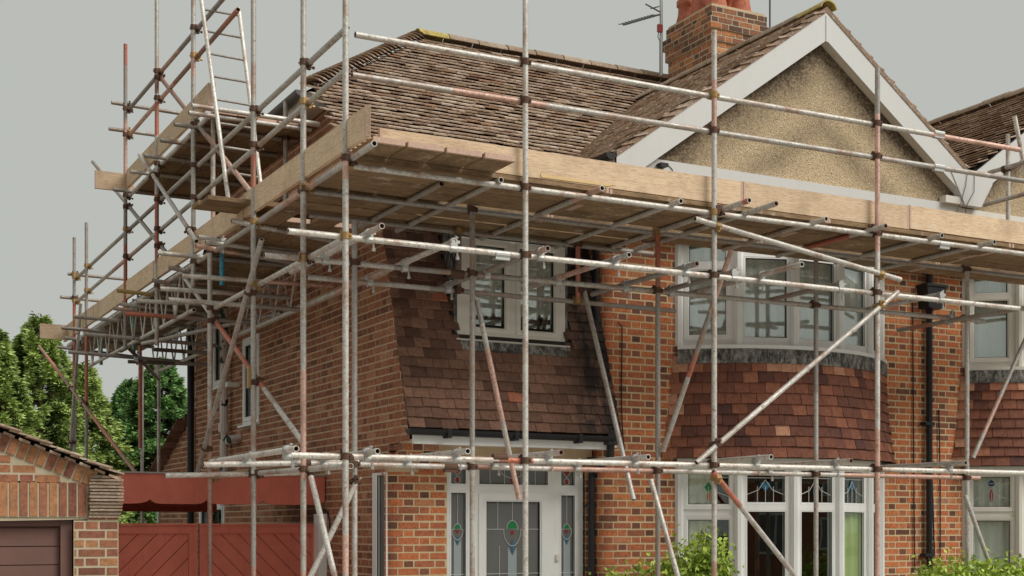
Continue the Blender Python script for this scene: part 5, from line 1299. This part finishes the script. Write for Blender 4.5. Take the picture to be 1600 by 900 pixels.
for px, py, Y, m in ((1466, 209, FL, M_ZINC), (1466, 261, FL, M_ZINC), (1474, 382, FL, M_ZINC), (781, 715, FL, M_RUST), (704, 730, IL, M_RUST), (714, 427, IL, M_RUST), (784, 398, FL, M_ZINC)): sleeve(px, py, Y, AX, m)
b = MB(); p = onX(395, 590, SS); b.tube((p.x, p.y, p.z - .1), (p.x, p.y, p.z + .1), .034, 12); b.bx(p.x - .05, p.x + .0, p.y - .03, p.y + .03, p.z - .1, p.z + .1); b.build('sleeve_coupler', M_BRASS, sc)

# ------------------------------------------------------------------ boards
def plank(mb_or_name, o, ln, ax, wd, ay, th, m, parent=None, tone=.5, bands=True):
    """board with its own axes so that the grain follows it"""
    b = MB(); b.bx(0, ln, 0, wd, 0, th, tone); ob = bpy.data.objects.new(mb_or_name, b.mesh(mb_or_name, m)); C.objects.link(ob); adopt(ob, parent)
    az = ax.cross(ay)
    ob.matrix_basis = frame_matrix(o, ax, ay, az)
    return ob
brng = random.Random(21)
def deck_board(o, ln, ax, ay, label, group=None, m=None, wd=.225, th=.038):
    ob = plank('scaffold_board', o, ln, ax, wd, ay, th, m or M_DECK, None, brng.uniform(.3, .9))
    tag(ob, label, 'board', group)
    for x in (0, ln - .025):
        b = MB(); b.bx(x - .001, x + .026, -.0012, wd + .0012, -.0012, th + .0012); b.build('end_band', M_BANDS, ob)
    return ob
M_BANDS = plain('hoop_iron_band', (.56, .38, .29), 0.7, .5, 60)
DZ0 = LAT + RT + .002
ys = [-2.09, -1.858, -1.62, -1.385, -1.07, -.835]
for r_, y in enumerate(ys):
    x = -1.28
    for k, ln in enumerate((2.35, 2.4, 2.4, 2.4) if r_ % 2 == 0 else (3.6, 3.6, 2.2)):
        deck_board(Vector((x, y + brng.uniform(-.006, .006), DZ0 + brng.uniform(0, .004))), ln, AX, AY, '%s timber board of the front deck seen from below, %s' % (('outermost', 'second from outside', 'third from outside', 'fourth from outside', 'fifth from outside', 'innermost')[r_], (('at the corner pole', 'over the front door', 'over the bow bay', 'at the right edge') if r_ % 2 == 0 else ('over the front door', 'over the bow bay', 'at the right edge'))[k]), 'boards of the front platform deck'); x += ln + .012
for y, wh in ((-.575, 'one board out from'), (-.335, 'right against')):
    deck_board(Vector((-1.25, y, DZ0)), 3.6, AX, AY, 'dark deck board %s the tile-hung slope above the door' % wh, 'inner boards of the front platform deck')
for k in range(4):                                                  # ends poking out under the front toe board
    x0 = onY((575, 651, 701, 750)[k] if False else 575 + 52 * k, 225, -2.5).x
    deck_board(Vector((x0, -2.5, DZ0 + .045)), 2.1, AY, Vector((-1, 0, 0)) * -1 if False else Vector((1, 0, 0)), 'short cross board poking out under the front toe board at the scaffold corner', 'short cross boards at the corner', m=M_DECK) if False else None
for k, lab in enumerate(('nearest the corner pole', 'second from the corner pole', 'third from the corner pole', 'last before the door pole')):
    x0 = (-1.24, -.955, -.63, -.30)[k]; wdt = (.27, .31, .31, .28)[k]
    ob = plank('scaffold_board', Vector((x0 + wdt - .012, -2.47, DZ0 + .044)), 1.9, AY, wdt - .012, Vector((-1, 0, 0)), .04, M_DECK, None, (.75, .6, .55, .7)[k])
    tag(ob, 'short cross board sticking out under the toe board, ' + lab, 'board', 'short cross boards at the scaffold corner')
    b = MB(); b.bx(-.001, .03, -.0012, wdt - .0108, -.0012, .0412); b.build('end_band', M_BANDS, ob)
sy = [(-.18, 3.6), (3.43, 3.6), (7.04, 3.3)]
for r_ in range(5):
    for (y, ln), wh in zip(sy, ('near the corner', 'in the middle', 'at the far end')):
        deck_board(Vector((-1.25 + r_ * .235 + .225, y + (.4 if r_ % 2 else 0), DZ0 + brng.uniform(0, .004))), ln, AY, Vector((-1, 0, 0)), '%s board of the side deck, seen from below %s' % (('outermost', 'second from outside', 'middle', 'second from the wall', 'wall-side')[r_], wh), 'boards of the side platform deck')
for r_ in range(5):
    deck_board(Vector((-1.24 + r_ * .225 + .22, 1.85 + brng.uniform(-.05, .05), 6.163)), 3.75, AY, Vector((-1, 0, 0)), '%s brown board of the raised deck beside the ladder' % ('outermost', 'second from outside', 'middle', 'second from the wall', 'wall-side')[r_], 'boards of the raised side deck', wd=.218)
# landing planks
a_ = onX(329, 308, -1.72)
for k, (lab, off) in enumerate((('nearer of the two dark planks laid across at the ladder foot', 0), ('further of the two dark planks laid across at the ladder foot', .24))):
    ob = plank('landing_plank', Vector((-1.74 - k * .03, a_.y + off, a_.z - .02)), 1.35, AX, .225, AY, .04, M_DECK, None, .35 + .2 * k); tag(ob, lab, 'plank')
# toe boards, clipped to the standards
TB = DZ0 + .045
def toe(o, ln, ax, up, h=.225, th=.038, tone=.6):
    t_ = brng.uniform(-.0035, .0035); ax2 = (ax + up * t_).normalized(); up2 = (up - ax * t_).normalized(); ob = plank('toe_board', o + up * max(0, -t_ * ln), ln, ax2, h, up2, th, M_TOE, sc, tone); b = MB()
    for x in (0.0, ln - .022):
        b = MB(); b.bx(x - .0012, x + .022, -.0012, h + .0012, -.0012, th + .0012); b.build('end_band', M_BANDS, ob)
    return ob
x = -1.03
for ln, t_ in ((3.53, .6), (2.0, .45), (3.9, .75)):
    toe(Vector((x, -2.045, TB + .002)), ln, AX, AZ, tone=t_); x += ln + .008
y = -2.56
for ln, t_ in ((3.1, .7), (3.6, .5), (3.6, .65), (2.4, .5)):
    toe(Vector((-1.30, y + ln, TB + .006)), ln, -AY, AZ, tone=t_); y += ln + .01
toe(Vector((-1.30, 5.62, 6.21)), 3.85, -AY, AZ, tone=.4)
toe(Vector((-1.72, 5.68, 6.17)), .48, AX, AZ, tone=.3); toe(Vector((-1.75, 9.8, 4.78)), .5, AX, AZ, tone=.3)
b = MB(); p = onY(925, 282, -2.08); b.prism([onY(845, 272, -2.089), onY(962, 289, -2.089), onY(950, 291, -2.089), onY(846, 277, -2.089)], Vector((0, .004, 0))); b.build('split_edge', plain('fresh_split_wood', (.72, .52, .26), .8, .1, 8), sc)

# ------------------------------------------------------------------ ladder
ladr = empty('ladder', (-1.0, 1.0, 4.8), 'grey metal ladder leaning through the raised deck at the corner of the scaffold', 'ladder')
l0, l1 = onY(357, 312, .95), onY(312, -20, 1.75); r0_, r1_ = onY(411, 318, .95), onY(373, 13, 1.68)
scaffold_tube('stile', l0, l1, col='pale', r=.021, couple=False, parent=ladr); scaffold_tube('stile', r0_, r1_, col='pale', r=.021, couple=False, parent=ladr)
for (a, b) in (((324, 16), (374, 25)), ((327, 51), (378, 61)), ((332, 87), (383, 97)), ((336, 123), (387, 132)), ((340, 159), (392, 168)), ((344, 196), (396, 204)), ((348, 232), (401, 240)), ((352, 270), (406, 279))):
    f = (a[1] - 312) / (-332); q = l0 + (l1 - l0) * f; g = (b[1] - 318) / (13 - 318); s = r0_ + (r1_ - r0_) * g
    scaffold_tube('rung', q, s, col='dull', r=.0125, couple=False, parent=ladr, n=8)
